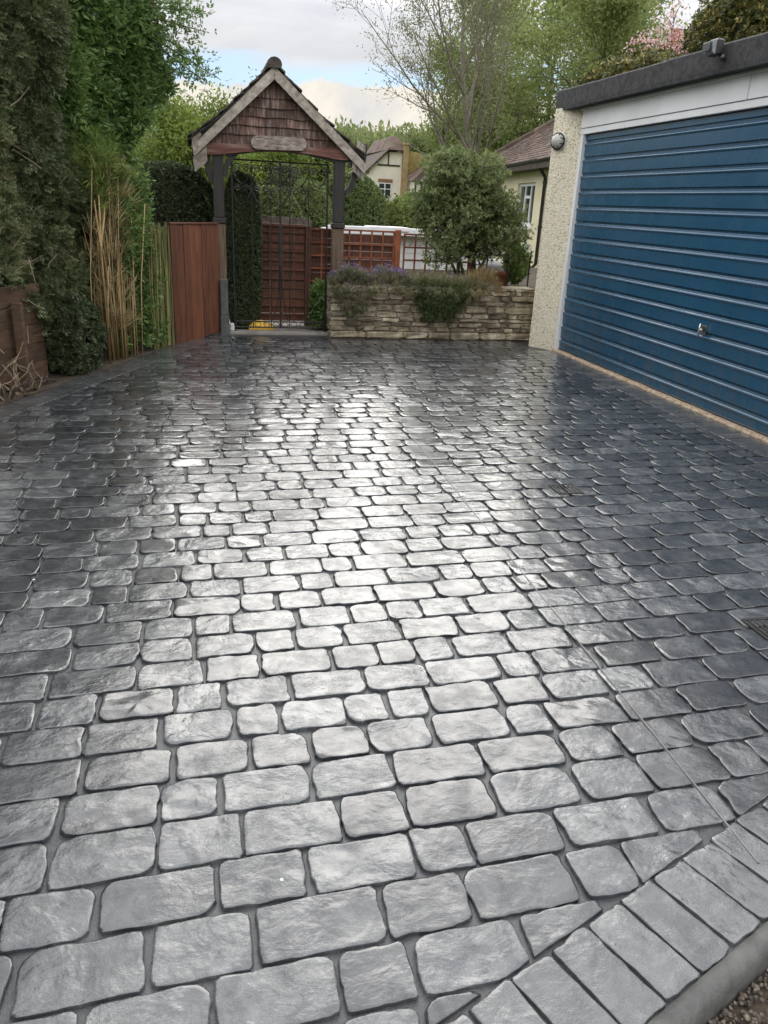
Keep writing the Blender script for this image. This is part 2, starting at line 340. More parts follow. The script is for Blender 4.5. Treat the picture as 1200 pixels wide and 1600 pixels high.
class MB:
    def __init__(s): s.v = []; s.f = []; s.a = []
    def add(s, V, F, val=None):
        n = len(s.v); s.v += [tuple(map(float, p)) for p in V]; s.f += [tuple(i + n for i in f) for f in F]
        s.a += [random.random() if val is None else val] * len(V); return s
    def box(s, lo, hi, val=None, jit=0.0):
        x0, y0, z0 = lo; x1, y1, z1 = hi
        V = [(x0, y0, z0), (x1, y0, z0), (x1, y1, z0), (x0, y1, z0), (x0, y0, z1), (x1, y0, z1), (x1, y1, z1), (x0, y1, z1)]
        if jit: V = [tuple(c + random.uniform(-jit, jit) for c in p) for p in V]
        return s.add(V, [(0, 3, 2, 1), (4, 5, 6, 7), (0, 1, 5, 4), (1, 2, 6, 5), (2, 3, 7, 6), (3, 0, 4, 7)], val)
    def cbox(s, lo, hi, c=0.004, val=None):
        """box with chamfered edges"""
        lo = np.array(lo, float); hi = np.array(hi, float); c = min(c, *(0.45 * (hi - lo)))
        V = []; idx = {}
        for sx in (0, 1):
            for sy in (0, 1):
                for sz in (0, 1):
                    k = (sx, sy, sz); p = np.array([hi[i] if k[i] else lo[i] for i in range(3)])
                    ins = np.array([-c if k[i] else c for i in range(3)])
                    for ax in range(3):
                        q = p + ins; q[ax] = p[ax]; idx[(k, ax)] = len(V); V.append(q)
        F = []
        def quad(l): F.append(tuple(l))
        for ax in range(3):
            a, b = [i for i in range(3) if i != ax]
            for sgn in (0, 1):
                ring = []
                for (p, q) in ((0, 0), (1, 0), (1, 1), (0, 1)):
                    k = [0, 0, 0]; k[ax] = sgn; k[a] = p; k[b] = q; ring.append(idx[(tuple(k), ax)])
                fl = (sgn == 1) != (ax == 1)
                quad(ring if fl else ring[::-1])
        for ax in range(3):
            a, b = [i for i in range(3) if i != ax]
            for p in (0, 1):
                for q in (0, 1):
                    k0 = [0, 0, 0]; k0[a] = p; k0[b] = q; k1 = list(k0); k1[ax] = 1; k0 = tuple(k0); k1 = tuple(k1)
                    quad([idx[(k0, a)], idx[(k1, a)], idx[(k1, b)], idx[(k0, b)]])
        for sx in (0, 1):
            for sy in (0, 1):
                for sz in (0, 1):
                    k = (sx, sy, sz); F.append((idx[(k, 0)], idx[(k, 1)], idx[(k, 2)]))
        return s.add(V, F, val)
    def hexa(s, b4, t4, val=None):
        return s.add(list(b4) + list(t4), [(0, 3, 2, 1), (4, 5, 6, 7), (0, 1, 5, 4), (1, 2, 6, 5), (2, 3, 7, 6), (3, 0, 4, 7)], val)
    def prism(s, poly, d, val=None):
        n = len(poly); d = np.array(d, float); p = [np.array(q, float) for q in poly]
        V = p + [q + d for q in p]
        return s.add(V, [tuple(range(n))[::-1], tuple(range(n, 2 * n))] + [(i, (i + 1) % n, n + (i + 1) % n, n + i) for i in range(n)], val)
    def tube(s, pts, r, n=6, val=None, cap=True):
        pts = [np.array(p, float) for p in pts]; m = len(pts)
        rr = r if hasattr(r, '__len__') else [r] * m
        V = []; ref = np.array([0.31, 0.17, 0.93])
        for i, p in enumerate(pts):
            t = pts[min(i + 1, m - 1)] - pts[max(i - 1, 0)]; t = t / (np.linalg.norm(t) + 1e-9)
            if i == 0:
                a = np.cross(t, ref); 
                if np.linalg.norm(a) < 1e-3: a = np.cross(t, (1, 0, 0))
            else: a = a - t * np.dot(a, t)
            a = a / (np.linalg.norm(a) + 1e-9); b = np.cross(t, a)
            for k in range(n):
                an = 2 * math.pi * k / n; V.append(p + rr[i] * (math.cos(an) * a + math.sin(an) * b))
        F = [(i * n + k, i * n + (k + 1) % n, (i + 1) * n + (k + 1) % n, (i + 1) * n + k) for i in range(m - 1) for k in range(n)]
        if cap: F += [tuple(range(n))[::-1], tuple(range((m - 1) * n, m * n))]
        return s.add(V, F, val)
    def lathe(s, c, prof, n=16, axis=(0, 0, 1), val=None):
        ax = np.array(axis, float); ax /= np.linalg.norm(ax)
        a = np.cross(ax, (0.1, 0.9, 0.3)); a /= np.linalg.norm(a); b = np.cross(ax, a); c = np.array(c, float); V = []
        for (r, h) in prof:
            for k in range(n):
                an = 2 * math.pi * k / n; V.append(c + ax * h + r * (math.cos(an) * a + math.sin(an) * b))
        m = len(prof)
        F = [(i * n + k, i * n + (k + 1) % n, (i + 1) * n + (k + 1) % n, (i + 1) * n + k) for i in range(m - 1) for k in range(n)]
        F += [tuple(range(n))[::-1], tuple(range((m - 1) * n, m * n))]
        return s.add(V, F, val)
    def mesh(s, name, smooth=False):
        return mesh_np(name, s.v, [i for f in s.f for i in f], [len(f) for f in s.f], smooth, s.a)
    def build(s, name, mat, parent=None, smooth=False, org=None):
        return put(name, s.mesh(name, smooth), mat, parent, org)

# smooth value noise used to shape geometry
_perm = rng.random((64, 64, 64)).astype(np.float32)
def vnoise(p):
    p = np.asarray(p, float); i = np.floor(p).astype(int); f = p - i; f = f * f * (3 - 2 * f); r = 0
    for dx in (0, 1):
        for dy in (0, 1):
            for dz in (0, 1):
                wt = np.where(dx, f[..., 0], 1 - f[..., 0]) * np.where(dy, f[..., 1], 1 - f[..., 1]) * np.where(dz, f[..., 2], 1 - f[..., 2])
                r = r + wt * _perm[(i[..., 0] + dx) % 64, (i[..., 1] + dy) % 64, (i[..., 2] + dz) % 64]
    return r
def fbm(p, oct=4):
    p = np.asarray(p, float); s = 0; a = 0.5
    for k in range(oct): s = s + a * (vnoise(p * 2 ** k + 13.7 * k) - 0.5) * 2; a *= 0.5
    return s

# ------------------------------------------------------------------ the ground sheet
gm = MB()
gm.add([(-400, -400, -0.12), (400, -400, -0.12), (400, 400, -0.12), (-400, 400, -0.12)], [(0, 1, 2, 3)])
o = gm.build('ground', 'lawn', org=(0, 0, -0.12)); tag(o, 'grassy ground stretching away behind the houses', None, kind='structure')

# ------------------------------------------------------------------ driveway
SLAB_Z = -0.0105
A_L = np.array([-1.272, 5.264]); B_L = np.array([0.289, 8.727])          # inner line of the left border
U_L = (B_L - A_L) / np.linalg.norm(B_L - A_L); N_L = np.array([-U_L[1], U_L[0]])   # normal to the left
D0 = np.array([0.39, 0.920]); D1 = np.array([1.42, 1.340])               # inner line of the front border
U_D = (D1 - D0) / np.linalg.norm(D1 - D0); N_D = np.array([U_D[1], -U_D[0]])       # towards the gravel
XG = 3.555                                                                # inner line of the garage border
BW = 0.222
slab = MB()
pL = lambda s: A_L + U_L * s
left_far = pL(4.25) + N_L * 0.12
poly = [D0 - U_D * 3.2 + N_D * BW, D1 + U_D * 2.5 + N_D * BW, (3.80, 2.4), (3.80, 8.62), (1.40, 8.63), (1.42, 8.87), (0.30, 8.87), pL(3.6) + N_L * BW, pL(-7) + N_L * BW]
slab.prism([(p[0], p[1], -0.11) for p in poly], (0, 0, 0.11 + SLAB_Z))
drive = slab.build('driveway', 'paving_joint', org=(0, 0, 0)); tag(drive, 'wet dark grey printed concrete driveway', None, kind='structure')

def clip(poly, p0, nrm):
    """keep the side where dot(p - p0, nrm) >= 0"""
    outp = []; n = len(poly)
    for i in range(n):
        a, b = poly[i], poly[(i + 1) % n]; da = np.dot(a - p0, nrm); db = np.dot(b - p0, nrm)
        if da >= 0: outp.append(a)
        if (da >= 0) != (db >= 0): outp.append(a + (b - a) * da / (da - db))
    return outp
def area(p):
    p = np.array(p); x, y = p[:, 0], p[:, 1]; return 0.5 * abs(np.dot(x, np.roll(y, -1)) - np.dot(y, np.roll(x, -1)))
def resample(poly, n):
    p = np.array(poly + [poly[0]]); d = np.r_[0, np.cumsum(np.linalg.norm(np.diff(p, axis=0), axis=1))]
    t = np.linspace(0, d[-1], n, endpoint=False); return np.c_[np.interp(t, d, p[:, 0]), np.interp(t, d, p[:, 1])]
def rounded(x0, x1, y0, y1, rr, k):
    pts = []
    cs = [(x1, y0, -90), (x1, y1, 0), (x0, y1, 90), (x0, y0, 180)]
    for (cx, cy, a0), r in zip(cs, rr):
        sx = -1 if cx == x1 else 1; sy = 1 if cy == y0 else -1
        for j in range(k + 1):
            a = R(a0 + 90 * j / k); pts.append(np.array([cx + sx * r + r * math.cos(a), cy + sy * r + r * math.sin(a)]))
    return pts
def stone_mesh(outline, npts, relief, near, v):
    """outline: list of 2d points (world); a stone that stands about 9 mm proud with worn, chipped edges"""
    o2 = resample(outline, npts); c = o2.mean(0)
    rel = o2 - c; rad = np.linalg.norm(rel, axis=1)
    e = np.c_[o2 * 26, np.full(npts, 3.3)]
    o2 = c + rel * (1 + (fbm(e, 3) * 0.0070 / rad.mean())[:, None] * (1.5 if near else 1.0))
    rel = o2 - c; mr = rad.mean() * 0.8
    tilt = np.array([random.gauss(0, 0.006), random.gauss(0, 0.006)]) * relief
    V = []; lev = [(1.0, None), (1 - 0.0006 / mr, 'e'), (1 - 0.0040 / mr, 1), (1 - 0.010 / mr, 1), (1 - 0.030 / mr, 1), (0.42, 1)] if near else [(1.0, None), (1 - 0.0008 / mr, 'e'), (1 - 0.006 / mr, 1), (0.7, 1)]
    for (s, kind) in lev:
        s = max(s, 0.42 + 0.08 * (kind != 1)); q = c + rel * s
        if kind is None: zz = np.full(npts, SLAB_Z - 0.003)
        else:
            zz = fbm(np.c_[q * 13, np.full(npts, 7.7)], 4) * 0.0042 * relief + (q - c) @ tilt
            zz += -0.0005 if kind == 'e' else 0.0
            if kind == 'e': zz -= np.clip(fbm(np.c_[q * 22, np.full(npts, 1.2)], 3) - 0.12, 0, 1) * 0.009
        V.append(np.c_[q, zz])
    V = np.concatenate(V + [np.array([[c[0], c[1], fbm(np.array([[c[0] * 13, c[1] * 13, 7.7]]), 4)[0] * 0.0042 * relief]])])
    m = len(lev); F = []; S = []
    for i in range(m - 1):
        for k in range(npts):
            F += [i * npts + k, i * npts + (k + 1) % npts, (i + 1) * npts + (k + 1) % npts, (i + 1) * npts + k]; S.append(4)
    ci = m * npts
    for k in range(npts): F += [(m - 1) * npts + k, (m - 1) * npts + (k + 1) % npts, ci]; S.append(3)
    SM = np.ones(len(S), bool); SM[:npts] = False
    return V, F, S, np.full(len(V), v), SM

JOINTS = {0: [-0.47, -0.258, -0.024, 0.216, 0.365], 1: [-0.62, -0.392, -0.145, 0.063, 0.336, 0.529, 0.786, 0.935, 1.16],
          2: [-0.66, -0.44, -0.257, -0.009, 0.192, 0.440, 0.580, 0.820, 1.073, 1.29], 3: [-0.58, -0.372, -0.141, 0.054, 0.292, 0.457, 0.694, 0.933, 1.139, 1.37],
          4: [-0.62, -0.373, -0.141, 0.008, 0.238, 0.460, 0.712, 0.959, 1.134, 1.36]}
ROWY = [0.955, 1.090, 1.235, 1.372, 1.520]
def rowy(k): return ROWY[k] if 0 <= k < 5 else (ROWY[0] + 0.1425 * k if k < 0 else 1.520 + 0.1425 * (k - 4))
def warp(p):
    x, y = p; return np.array([x, y + 0.05 * max(0.0, 1 - y / 6.0) * (x - 0.1) + 0.006 * math.sin(1.7 * x + 0.9 * y)])
DRAINS = [(1.93, 3.66), (2.04, 2.13)]
stones = []
for k in range(-12, 54):
    y0, y1 = rowy(k), rowy(k + 1)
    if y0 > 8.85: continue
    js = list(JOINTS.get(k, []))
    if not js: js = [random.uniform(-0.2, 0.2)]
    while js[0] > -4.3: js.insert(0, js[0] - random.choice((0.135, 0.165, 0.20, 0.225, 0.245, 0.215)) * random.uniform(0.95, 1.05))
    while js[-1] < 4.2: js.append(js[-1] + random.choice((0.135, 0.165, 0.20, 0.225, 0.245, 0.215)) * random.uniform(0.95, 1.05))
    for a, b in zip(js[:-1], js[1:]):
        if b < -4.2 or a > 3.8: continue
        g = 0.0046; j = lambda s: random.uniform(-s, s)
        cr = [random.choice((0.008, 0.012, 0.018, 0.026, 0.036)) for _ in range(4)]
        pts = rounded(a + g + j(.003), b - g + j(.003), y0 + g * 0.8 + j(.002), y1 - g * 0.8 + j(.002), cr, 4)
        # subdivide long edges so the row can bend
        dense = []
        for p, q in zip(pts, pts[1:] + pts[:1]):
            n = max(1, int(np.linalg.norm(q - p) / 0.02))
            dense += [p + (q - p) * i / n for i in range(n)]
        pl = [warp(p) for p in dense]
        g2 = 0.0035
        pl = clip(pl, A_L - N_L * g2, -N_L)
        if len(pl) >= 3: pl = clip(pl, D0 - N_D * g2, -N_D)
        if len(pl) >= 3: pl = clip(pl, np.array([XG - 0.004, 0]), np.array([-1.0, 0]))
        if len(pl) >= 3: 
            cx = np.mean([p[0] for p in pl]); lim = 8.60 if cx > 1.40 else 8.85
            pl = clip(pl, np.array([0, lim]), np.array([0, -1.0]))
        if len(pl) < 4 or area(pl) < 0.0016: continue
        per = sum(np.linalg.norm(p - q) for p, q in zip(pl, pl[1:] + pl[:1]))
        if 2 * area(pl) / per < 0.011: continue
        c = np.mean(pl, axis=0)
        if any(abs(c[0] - d[0]) < 0.02 and abs(c[1] - d[1]) < 0.02 for d in DRAINS): continue
        px = [project((p[0], p[1], 0)) for p in pl[::4]]
        inv = any(-30 < q[0] < 1230 and q[1] < 1630 and q[2] > 0 for q in px)
        ar = area([np.array(q[:2]) for q in px]) if inv and len(px) > 2 else 0
        stones.append((ar, pl, c))
stones.sort(key=lambda s: -s[0])
bv, bf, bs, ba, bsm = [], [], [], [], []; nb = 0
for i, (ar, pl, c) in enumerate(stones):
    v = random.random(); relief = random.choice((0.35, 0.7, 1.0, 1.5))
    if i < 300:
        V, F, S, A, SM = stone_mesh(pl, (64 if area(pl) < .02 else 40) if ar > 2500 else 28, relief, True, v)
        org = np.array([c[0], c[1], 0.0])
        put('paving_stone', mesh_np('paving_stone', V - org, F, S, SM, A), 'paving_stone', drive, wloc=org)
    else:
        V, F, S, A, SM = stone_mesh(pl, 16, relief, False, v)
        bv.append(V); bf += [q + nb for q in F]; bs += S; ba.append(A); bsm.append(SM); nb += len(V)
o = put('paving_stones', mesh_np('paving_stones', np.concatenate(bv), bf, bs, np.concatenate(bsm), np.concatenate(ba)), 'paving_stone', drive)
tag(o, 'far courses of small glossy paving stones', kind='stuff')

def quadstone(p, u, nrm, wdt, ln, mat='paving_border'):
    """a header brick of the border: starts at p on the inner line, ln deep along nrm, wdt along u"""
    g = 0.0026; pts = rounded(g, wdt - g, g, ln - g, [random.choice((0.003, 0.005, 0.008)) for _ in range(4)], 3)
    dense = []
    for a, b in zip(pts, pts[1:] + pts[:1]):
        n = max(1, int(np.linalg.norm(b - a) / 0.02)); dense += [a + (b - a) * i / n for i in range(n)]
    pl = [p + u * q[0] + nrm * q[1] for q in dense]
    V, F, S, A, SM = stone_mesh(pl, 56, random.choice((0.3, 0.45, 0.6)), True, random.uniform(0.35, 0.75))
    c = np.mean(pl, axis=0); org = np.array([c[0], c[1], 0.0])
    # keep faces upward
    n = np.cross(V[1] - V[0], V[40] - V[1])
    me = mesh_np('border_brick', V - org, F, S, SM, A)
    if np.cross(u, nrm) < 0: me.flip_normals()
    put('border_brick', me, mat, drive, wloc=org)
off0 = np.dot(np.array([0.65, 1.019]) - D0, U_D)
for k in range(-8, 12):
    quadstone(D0 + U_D * (off0 + 0.1118 * k), U_D, N_D, 0.1118, BW - 0.012)
for k in range(31):
    s = -0.6 + 0.142 * k; p = A_L + U_L * s
    if p[1] > 8.72: continue
    quadstone(p, U_L, N_L, 0.142, BW)
for k in range(40):
    y = 2.55 + 0.1425 * k
    if y > 7.9: break
    quadstone(np.array([XG, y + 0.1425]), np.array([0, -1.0]), np.array([1.0, 0]), 0.1425, 3.80 - XG)

# saw-cut movement joint filled with pale sealant
st = MB(); ys = np.linspace(1.02, 8.45, 60)
xs = 1.235 + (ys - 1.02) / 7.43 * 0.20
prev = None
V = []; F = []
for x, y in zip(xs, ys):
    if np.dot(np.array([x, y]) - D0, N_D) > BW: continue
    V += [(x - 0.0020, y, 0.0018), (x + 0.0020, y, 0.0018), (x - 0.0045, y, -0.008), (x + 0.0045, y, -0.008)]
n = len(V) // 4
for i in range(n - 1):
    a, b = 4 * i, 4 * i + 4; F += [(a, a + 1, b + 1, b), (a + 2, a, b, b + 2), (a + 1, a + 3, b + 3, b + 1)]
st.add(V, F); st.build('movement_joint', 'joint_strip', drive)
# stray white drips on the stones
for (px, py) in ((440, 1375), (53, 906), (932, 647)):
    d = ROT.T @ np.array([px - 600.0, -(py - 800.0), -1208.0]); t = -CAM_H / d[2]; c = np.array([0, 0, CAM_H]) + d * t
    mb = MB(); mb.lathe((c[0], c[1], 0.0), [(0.0042, 0.0), (0.0036, 0.0022), (0.001, 0.003)], 9)
    mb.build('white_drip', 'white_spot', drive, True)

# drain grates
def grate(x, y, label):
    t = thing('drain_grate', (x, y, 0), label, 'drain', 'drain grates set in the driveway')
    s = 0.075; f = MB()
    for a in ((-s, -s, s, -s + .012), (-s, s - .012, s, s), (-s, -s + .0121, -s + .012, s - .0121), (s - .012, -s + .0121, s, s - .0121)):
        f.cbox((x + a[0], y + a[1], -0.01), (x + a[2], y + a[3], 0.006), 0.002)
    f.build('frame', 'iron', t)
    for i in range(6):
        xx = x - s + 0.022 + i * 0.0212
        MB().cbox((xx, y - s + .013, -0.008), (xx + 0.010, y + s - .013, 0.004), 0.002).build('bar', 'iron', t)
    MB().box((x - s + .0125, y - s + .0125, -0.012), (x + s - .0125, y + s - .0125, -0.0085)).build('pit', 'black_plastic', t)
grate(*DRAINS[0], 'small square iron drain grate in the middle of the paving')
grate(*DRAINS[1], 'dark iron drain grate at the right edge of the photo')

# concrete kerb along the gravel
kb = MB(); prof = [(BW - 0.010, -0.11), (BW - 0.010, -0.001), (BW + 0.006, 0.0), (BW + 0.018, -0.005), (BW + 0.027, -0.016), (BW + 0.031, -0.035), (BW + 0.032, -0.12)]
V = []; F = []; ss = np.linspace(-1.6, 2.4, 50)
for s in ss:
    for (d, zz) in prof:
        p = D0 + U_D * s + N_D * (d + 0.003 * float(fbm(np.array([[s * 5, d * 9, 2.2]]), 3)[0])); V.append((p[0], p[1], zz + 0.002 * float(fbm(np.array([[s * 7, d * 30, 5.2]]), 3)[0])))
m = len(prof)
for i in range(len(ss) - 1):
    for k in range(m - 1): F.append((i * m + k, i * m + k + 1, (i + 1) * m + k + 1, (i + 1) * m + k))
kb.add(V, [f[::-1] for f in F]); o = kb.build('kerb', 'kerb_concrete', None, True); tag(o, 'smooth grey concrete kerb along the gravel', None, kind='structure')
# gravel
gb = MB(); q = [D0 + U_D * -1.6 + N_D * (BW + .028), D0 + U_D * 2.4 + N_D * (BW + .028), D0 + U_D * 2.4 + N_D * 1.4, D0 + U_D * -1.6 + N_D * 1.4]
gb.add([(p[0], p[1], -0.075) for p in q], [(0, 3, 2, 1)] if np.cross(U_D, N_D) < 0 else [(0, 1, 2, 3)])
o = gb.build('gravel_bed', 'earth'); tag(o, 'dark earth under the gravel', None, kind='structure')
ico = []
ph = (1 + 5 ** .5) / 2
iv = np.array([(-1, ph, 0), (1, ph, 0), (-1, -ph, 0), (1, -ph, 0), (0, -1, ph), (0, 1, ph), (0, -1, -ph), (0, 1, -ph), (ph, 0, -1), (ph, 0, 1), (-ph, 0, -1), (-ph, 0, 1)]) / 1.9
ifc = np.array([(0, 11, 5), (0, 5, 1), (0, 1, 7), (0, 7, 10), (0, 10, 11), (1, 5, 9), (5, 11, 4), (11, 10, 2), (10, 7, 6), (7, 1, 8), (3, 9, 4), (3, 4, 2), (3, 2, 6), (3, 6, 8), (3, 8, 9), (4, 9, 5), (2, 4, 11), (6, 2, 10), (8, 6, 7), (9, 8, 1)])
K = 9000; s_ = rng.uniform(-0.2, 1.7, K); d_ = BW + 0.036 + rng.uniform(0, 1, K) ** 1.3 * 0.6
pc_ = np.c_[D0[0] + U_D[0] * s_ + N_D[0] * d_, D0[1] + U_D[1] * s_ + N_D[1] * d_, -0.072 + rng.uniform(0, 0.012, K)]
sz = rng.uniform(0.002, 0.0065, (K, 1, 1)) * rng.uniform(0.7, 1.3, (K, 1, 3))
Vg = (iv[None] * rng.uniform(0.75, 1.2, (K, 12, 1))) * sz + pc_[:, None, :]
Fg = (ifc[None] + 12 * np.arange(K)[:, None, None])
vg = np.repeat(np.clip(rng.normal(0.34, 0.24, K), 0, 1), 12)
o = put('gravel', mesh_np('gravel', Vg.reshape(-1, 3), Fg.ravel(), np.full(K * 20, 3), False, vg), 'gravel_pieces')
tag(o, 'loose dark and tan gravel beyond the kerb', 'gravel', kind='stuff')

# path strip and earth beds
MB().box((0.2, 8.872, -0.1), (1.6, 9.06, 0.014)).build('path_step', 'path_concrete').update_tag()
tag(bpy.data.objects['path_step'], 'pale concrete step under the iron gate', None, kind='structure')
MB().box((0.0, 9.062, -0.1), (1.5, 12.0, -0.02)).build('path', 'path_concrete'); tag(bpy.data.objects['path'], 'concrete path behind the gate', None, kind='structure')
eb = MB()
e0 = pL(-7) + N_L * (BW + .002); e1 = pL(3.1) + N_L * (BW + .002); e2 = pL(3.1) + N_L * 6; e3 = pL(-7) + N_L * 6
eb.prism([(e0[0], e0[1], -0.1), (e1[0], e1[1], -0.1), (e2[0], e2[1], -0.1), (e3[0], e3[1], -0.1)], (0, 0, 0.105))
o = eb.build('earth_bed', 'earth'); tag(o, 'bare brown earth under the hedge', None, kind='structure')
MB().box((1.52, 8.87, -0.1), (6.4, 13.4, 0.50)).build('garden_bed', 'earth'); tag(bpy.data.objects['garden_bed'], 'raised garden bed behind the stone wall', None, kind='structure')

# ------------------------------------------------------------------ garage
XD = 3.86
gar = thing('garage', (4.6, 5.9, 0), 'cream pebbledashed garage with flat felt roof and wide blue door', 'garage')
pier = MB()
pier.prism([(3.655, 8.30, -0.05), (3.845, 8.005, -0.05), (3.99, 8.005, -0.05), (9.0, 8.30, -0.05), (9.0, 9.1, -0.05), (4.06, 9.1, -0.05)][::-1], (0, 0, 2.46))
pier.build('wall', 'pebbledash', gar)
near = MB(); near.box((3.845, 2.9, -0.05), (9.0, 3.30, 2.41)); near.build('wall', 'pebbledash', gar)
back = MB(); back.box((8.8, 3.302, -0.05), (8.998, 8.2, 2.41)); back.build('wall', 'pebbledash', gar)
# flat roof with felt kerb: separate felt sheets along the edge
rf = MB(); rf.box((3.80, 2.8, 2.412), (9.1, 8.36, 2.52)); rf.build('roof', 'felt', gar)
cuts = [8.40, 7.60, 6.35, 5.1, 3.9, 2.75]
for a, b in zip(cuts[:-1], cuts[1:]):
    f = MB(); zt = 2.585 + random.uniform(-.004, .004)
    pr = [(3.70, 2.395), (3.695, 2.43), (3.692, zt - .015), (3.71, zt), (3.796, zt + .006), (3.796, 2.395)]
    n = 7; V = []; F = []
    for i in range(n):
        y = a - 0.0015 + (b + 0.0015 - a) * i / (n - 1)
        for (x, zz) in pr: V.append((x + 0.004 * float(fbm(np.array([[x * 3, y * 4, zz * 9]]), 3)[0]), y, zz + 0.006 * float(fbm(np.array([[1, y * 3, zz * 2]]), 3)[0])))
    m = len(pr)
    for i in range(n - 1):
        for k in range(m): F.append((i * m + k, (i + 1) * m + k, (i + 1) * m + (k + 1) % m, i * m + (k + 1) % m))
    F += [tuple(range(m)), tuple(range((n - 1) * m, n * m))[::-1]]
    f.add(V, F); f.build('felt_strip', 'felt', gar)
# white fascia boards and timber frame
MB().cbox((3.815, 5.42, 2.215), (3.84, 8.0, 2.394), 0.003).build('fascia_board', 'white_paint', gar)
MB().cbox((3.815, 2.9, 2.215), (3.84, 5.412, 2.394), 0.003).build('fascia_board', 'white_paint', gar)
MB().cbox((3.790, 2.9, 2.372), (3.8135, 8.0, 2.3945), 0.003).build('drip_batten', 'white_paint', gar)
MB().cbox((3.825, 2.9, 2.158), (3.905, 8.003, 2.213), 0.004).build('door_frame', 'white_paint', gar)
MB().cbox((3.825, 7.945, 0.0), (3.905, 8.0035, 2.156), 0.004).build('door_frame', 'white_paint', gar)
MB().cbox((3.825, 3.30, 0.0), (3.905, 3.36, 2.156), 0.004).build('door_frame', 'white_paint', gar)
# up-and-over door: pressed horizontal ribs
door = MB(); prof = []; z0, z1 = 0.035, 2.150; pit = 0.1505; zz = z0
prof.append((XD + 0.0, z0)); zz = z0 + 0.055
while zz + 0.05 < z1:
    # flat, then a dark recess under a proud rounded bead that catches the sky
    prof += [(XD, zz), (XD - 0.004, zz + 0.004), (XD - 0.008, zz + 0.011), (XD - 0.0085, zz + 0.017), (XD - 0.006, zz + 0.023), (XD + 0.000, zz + 0.029), (XD + 0.014, zz + 0.034), (XD + 0.016, zz + 0.038), (XD + 0.016, zz + 0.054), (XD + 0.012, zz + 0.057), (XD, zz + 0.060)]
    zz += pit
prof.append((XD, z1))
ny = 26; V = []; F = []; m = len(prof)
for i in range(ny):
    y = 7.944 + (3.361 - 7.944) * i / (ny - 1)
    for (x, h) in prof: V.append((x + 0.004 * float(fbm(np.array([[4.4, y * 1.3, h * 1.7]]), 2)[0]), y, h))
for i in range(ny - 1):
    for k in range(m - 1): F.append((i * m + k, (i + 1) * m + k, (i + 1) * m + k + 1, i * m + k + 1))
door.add(V, F); dpan = door.build('door', 'blue_paint', gar, False)
for p in dpan.data.polygons: p.use_smooth = False
MB().cbox((XD - 0.006, 3.362, 0.012), (XD + 0.02, 7.943, 0.0345), 0.003).build('bottom_rail', 'black_plastic', dpan)
hp = P(1100, 512, 1.0); 
hy, hz = 5.44, 0.615
hb = MB(); hb.cbox((XD - 0.012, hy - 0.028, hz - 0.035), (XD - 0.003, hy + 0.028, hz + 0.035), 0.003); hb.lathe((XD - 0.012, hy, hz), [(0.016, 0), (0.014, 0.03), (0.009, 0.035)], 12, (-1, 0, 0))
hb.tube([(XD - 0.045, hy, hz + .05), (XD - 0.05, hy + 0.002, hz), (XD - 0.045, hy + 0.008, hz - 0.06)], [0.006, 0.008, 0.006], 8)
hb.build('handle', 'handle_metal', dpan, True)
# weathered concrete threshold
th = MB(); n = 60; V = []; F = []
for i in range(n):
    y = 3.2 + (8.0 - 3.2) * i / (n - 1); j = 0.006 * float(fbm(np.array([[1.5, y * 9, 2]]), 3)[0])
    V += [(3.801 , y, -0.05), (3.801 + 0.0, y, 0.006 + j * .5), (3.816, y, 0.020 + j), (3.90, y, 0.022 + j * .5), (3.90, y, -0.05)]
for i in range(n - 1):
    for k in range(4): F.append((i * 5 + k, i * 5 + k + 1, (i + 1) * 5 + k + 1, (i + 1) * 5 + k))
th.add(V, [f[::-1] for f in F]); o = th.build('threshold', 'threshold_concrete', gar)
# round bulkhead lamp on the splayed pier
n_sp = np.array([-(8.30 - 8.005), -(3.845 - 3.655), 0.0]); n_sp /= np.linalg.norm(n_sp)
lc = P(874, 221, 8.235); lc = np.array([3.655 + 0.19 * (8.30 - 8.23) / 0.295, 8.23, lc[2]])
lt = thing('bulkhead_lamp', tuple(lc), 'round caged bulkhead lamp on the cream pebbledash pier', 'lamp')
MB().lathe(lc - n_sp * 0.004, [(0.088, 0), (0.088, 0.018), (0.080, 0.024)], 24, n_sp).build('base_plate', 'old_white', lt, True)
MB().lathe(lc + n_sp * 0.020, [(0.072, 0), (0.070, 0.020), (0.055, 0.042), (0.030, 0.056), (0.004, 0.060)], 24, n_sp).build('glass_dome', 'lamp_glass', lt, True)
tz = np.array([0, 0, 1.0]); tx = np.cross(tz, n_sp)
for d in (-0.026, 0.026):
    for (a, b) in ((tz, tx), (tx, tz)):
        pts = []
        for k in range(9):
            an = math.pi * k / 8; pts.append(lc + n_sp * (0.020 + 0.049 * math.sin(an)) + a * 0.078 * math.cos(an) + b * d)
        MB().tube(pts, 0.0045, 6).build('guard_bar', 'iron', lt, True)
MB().lathe(lc + n_sp * 0.018, [(0.082, 0), (0.084, 0.008), (0.076, 0.010)], 24, n_sp).build('guard_ring', 'iron', lt, True)
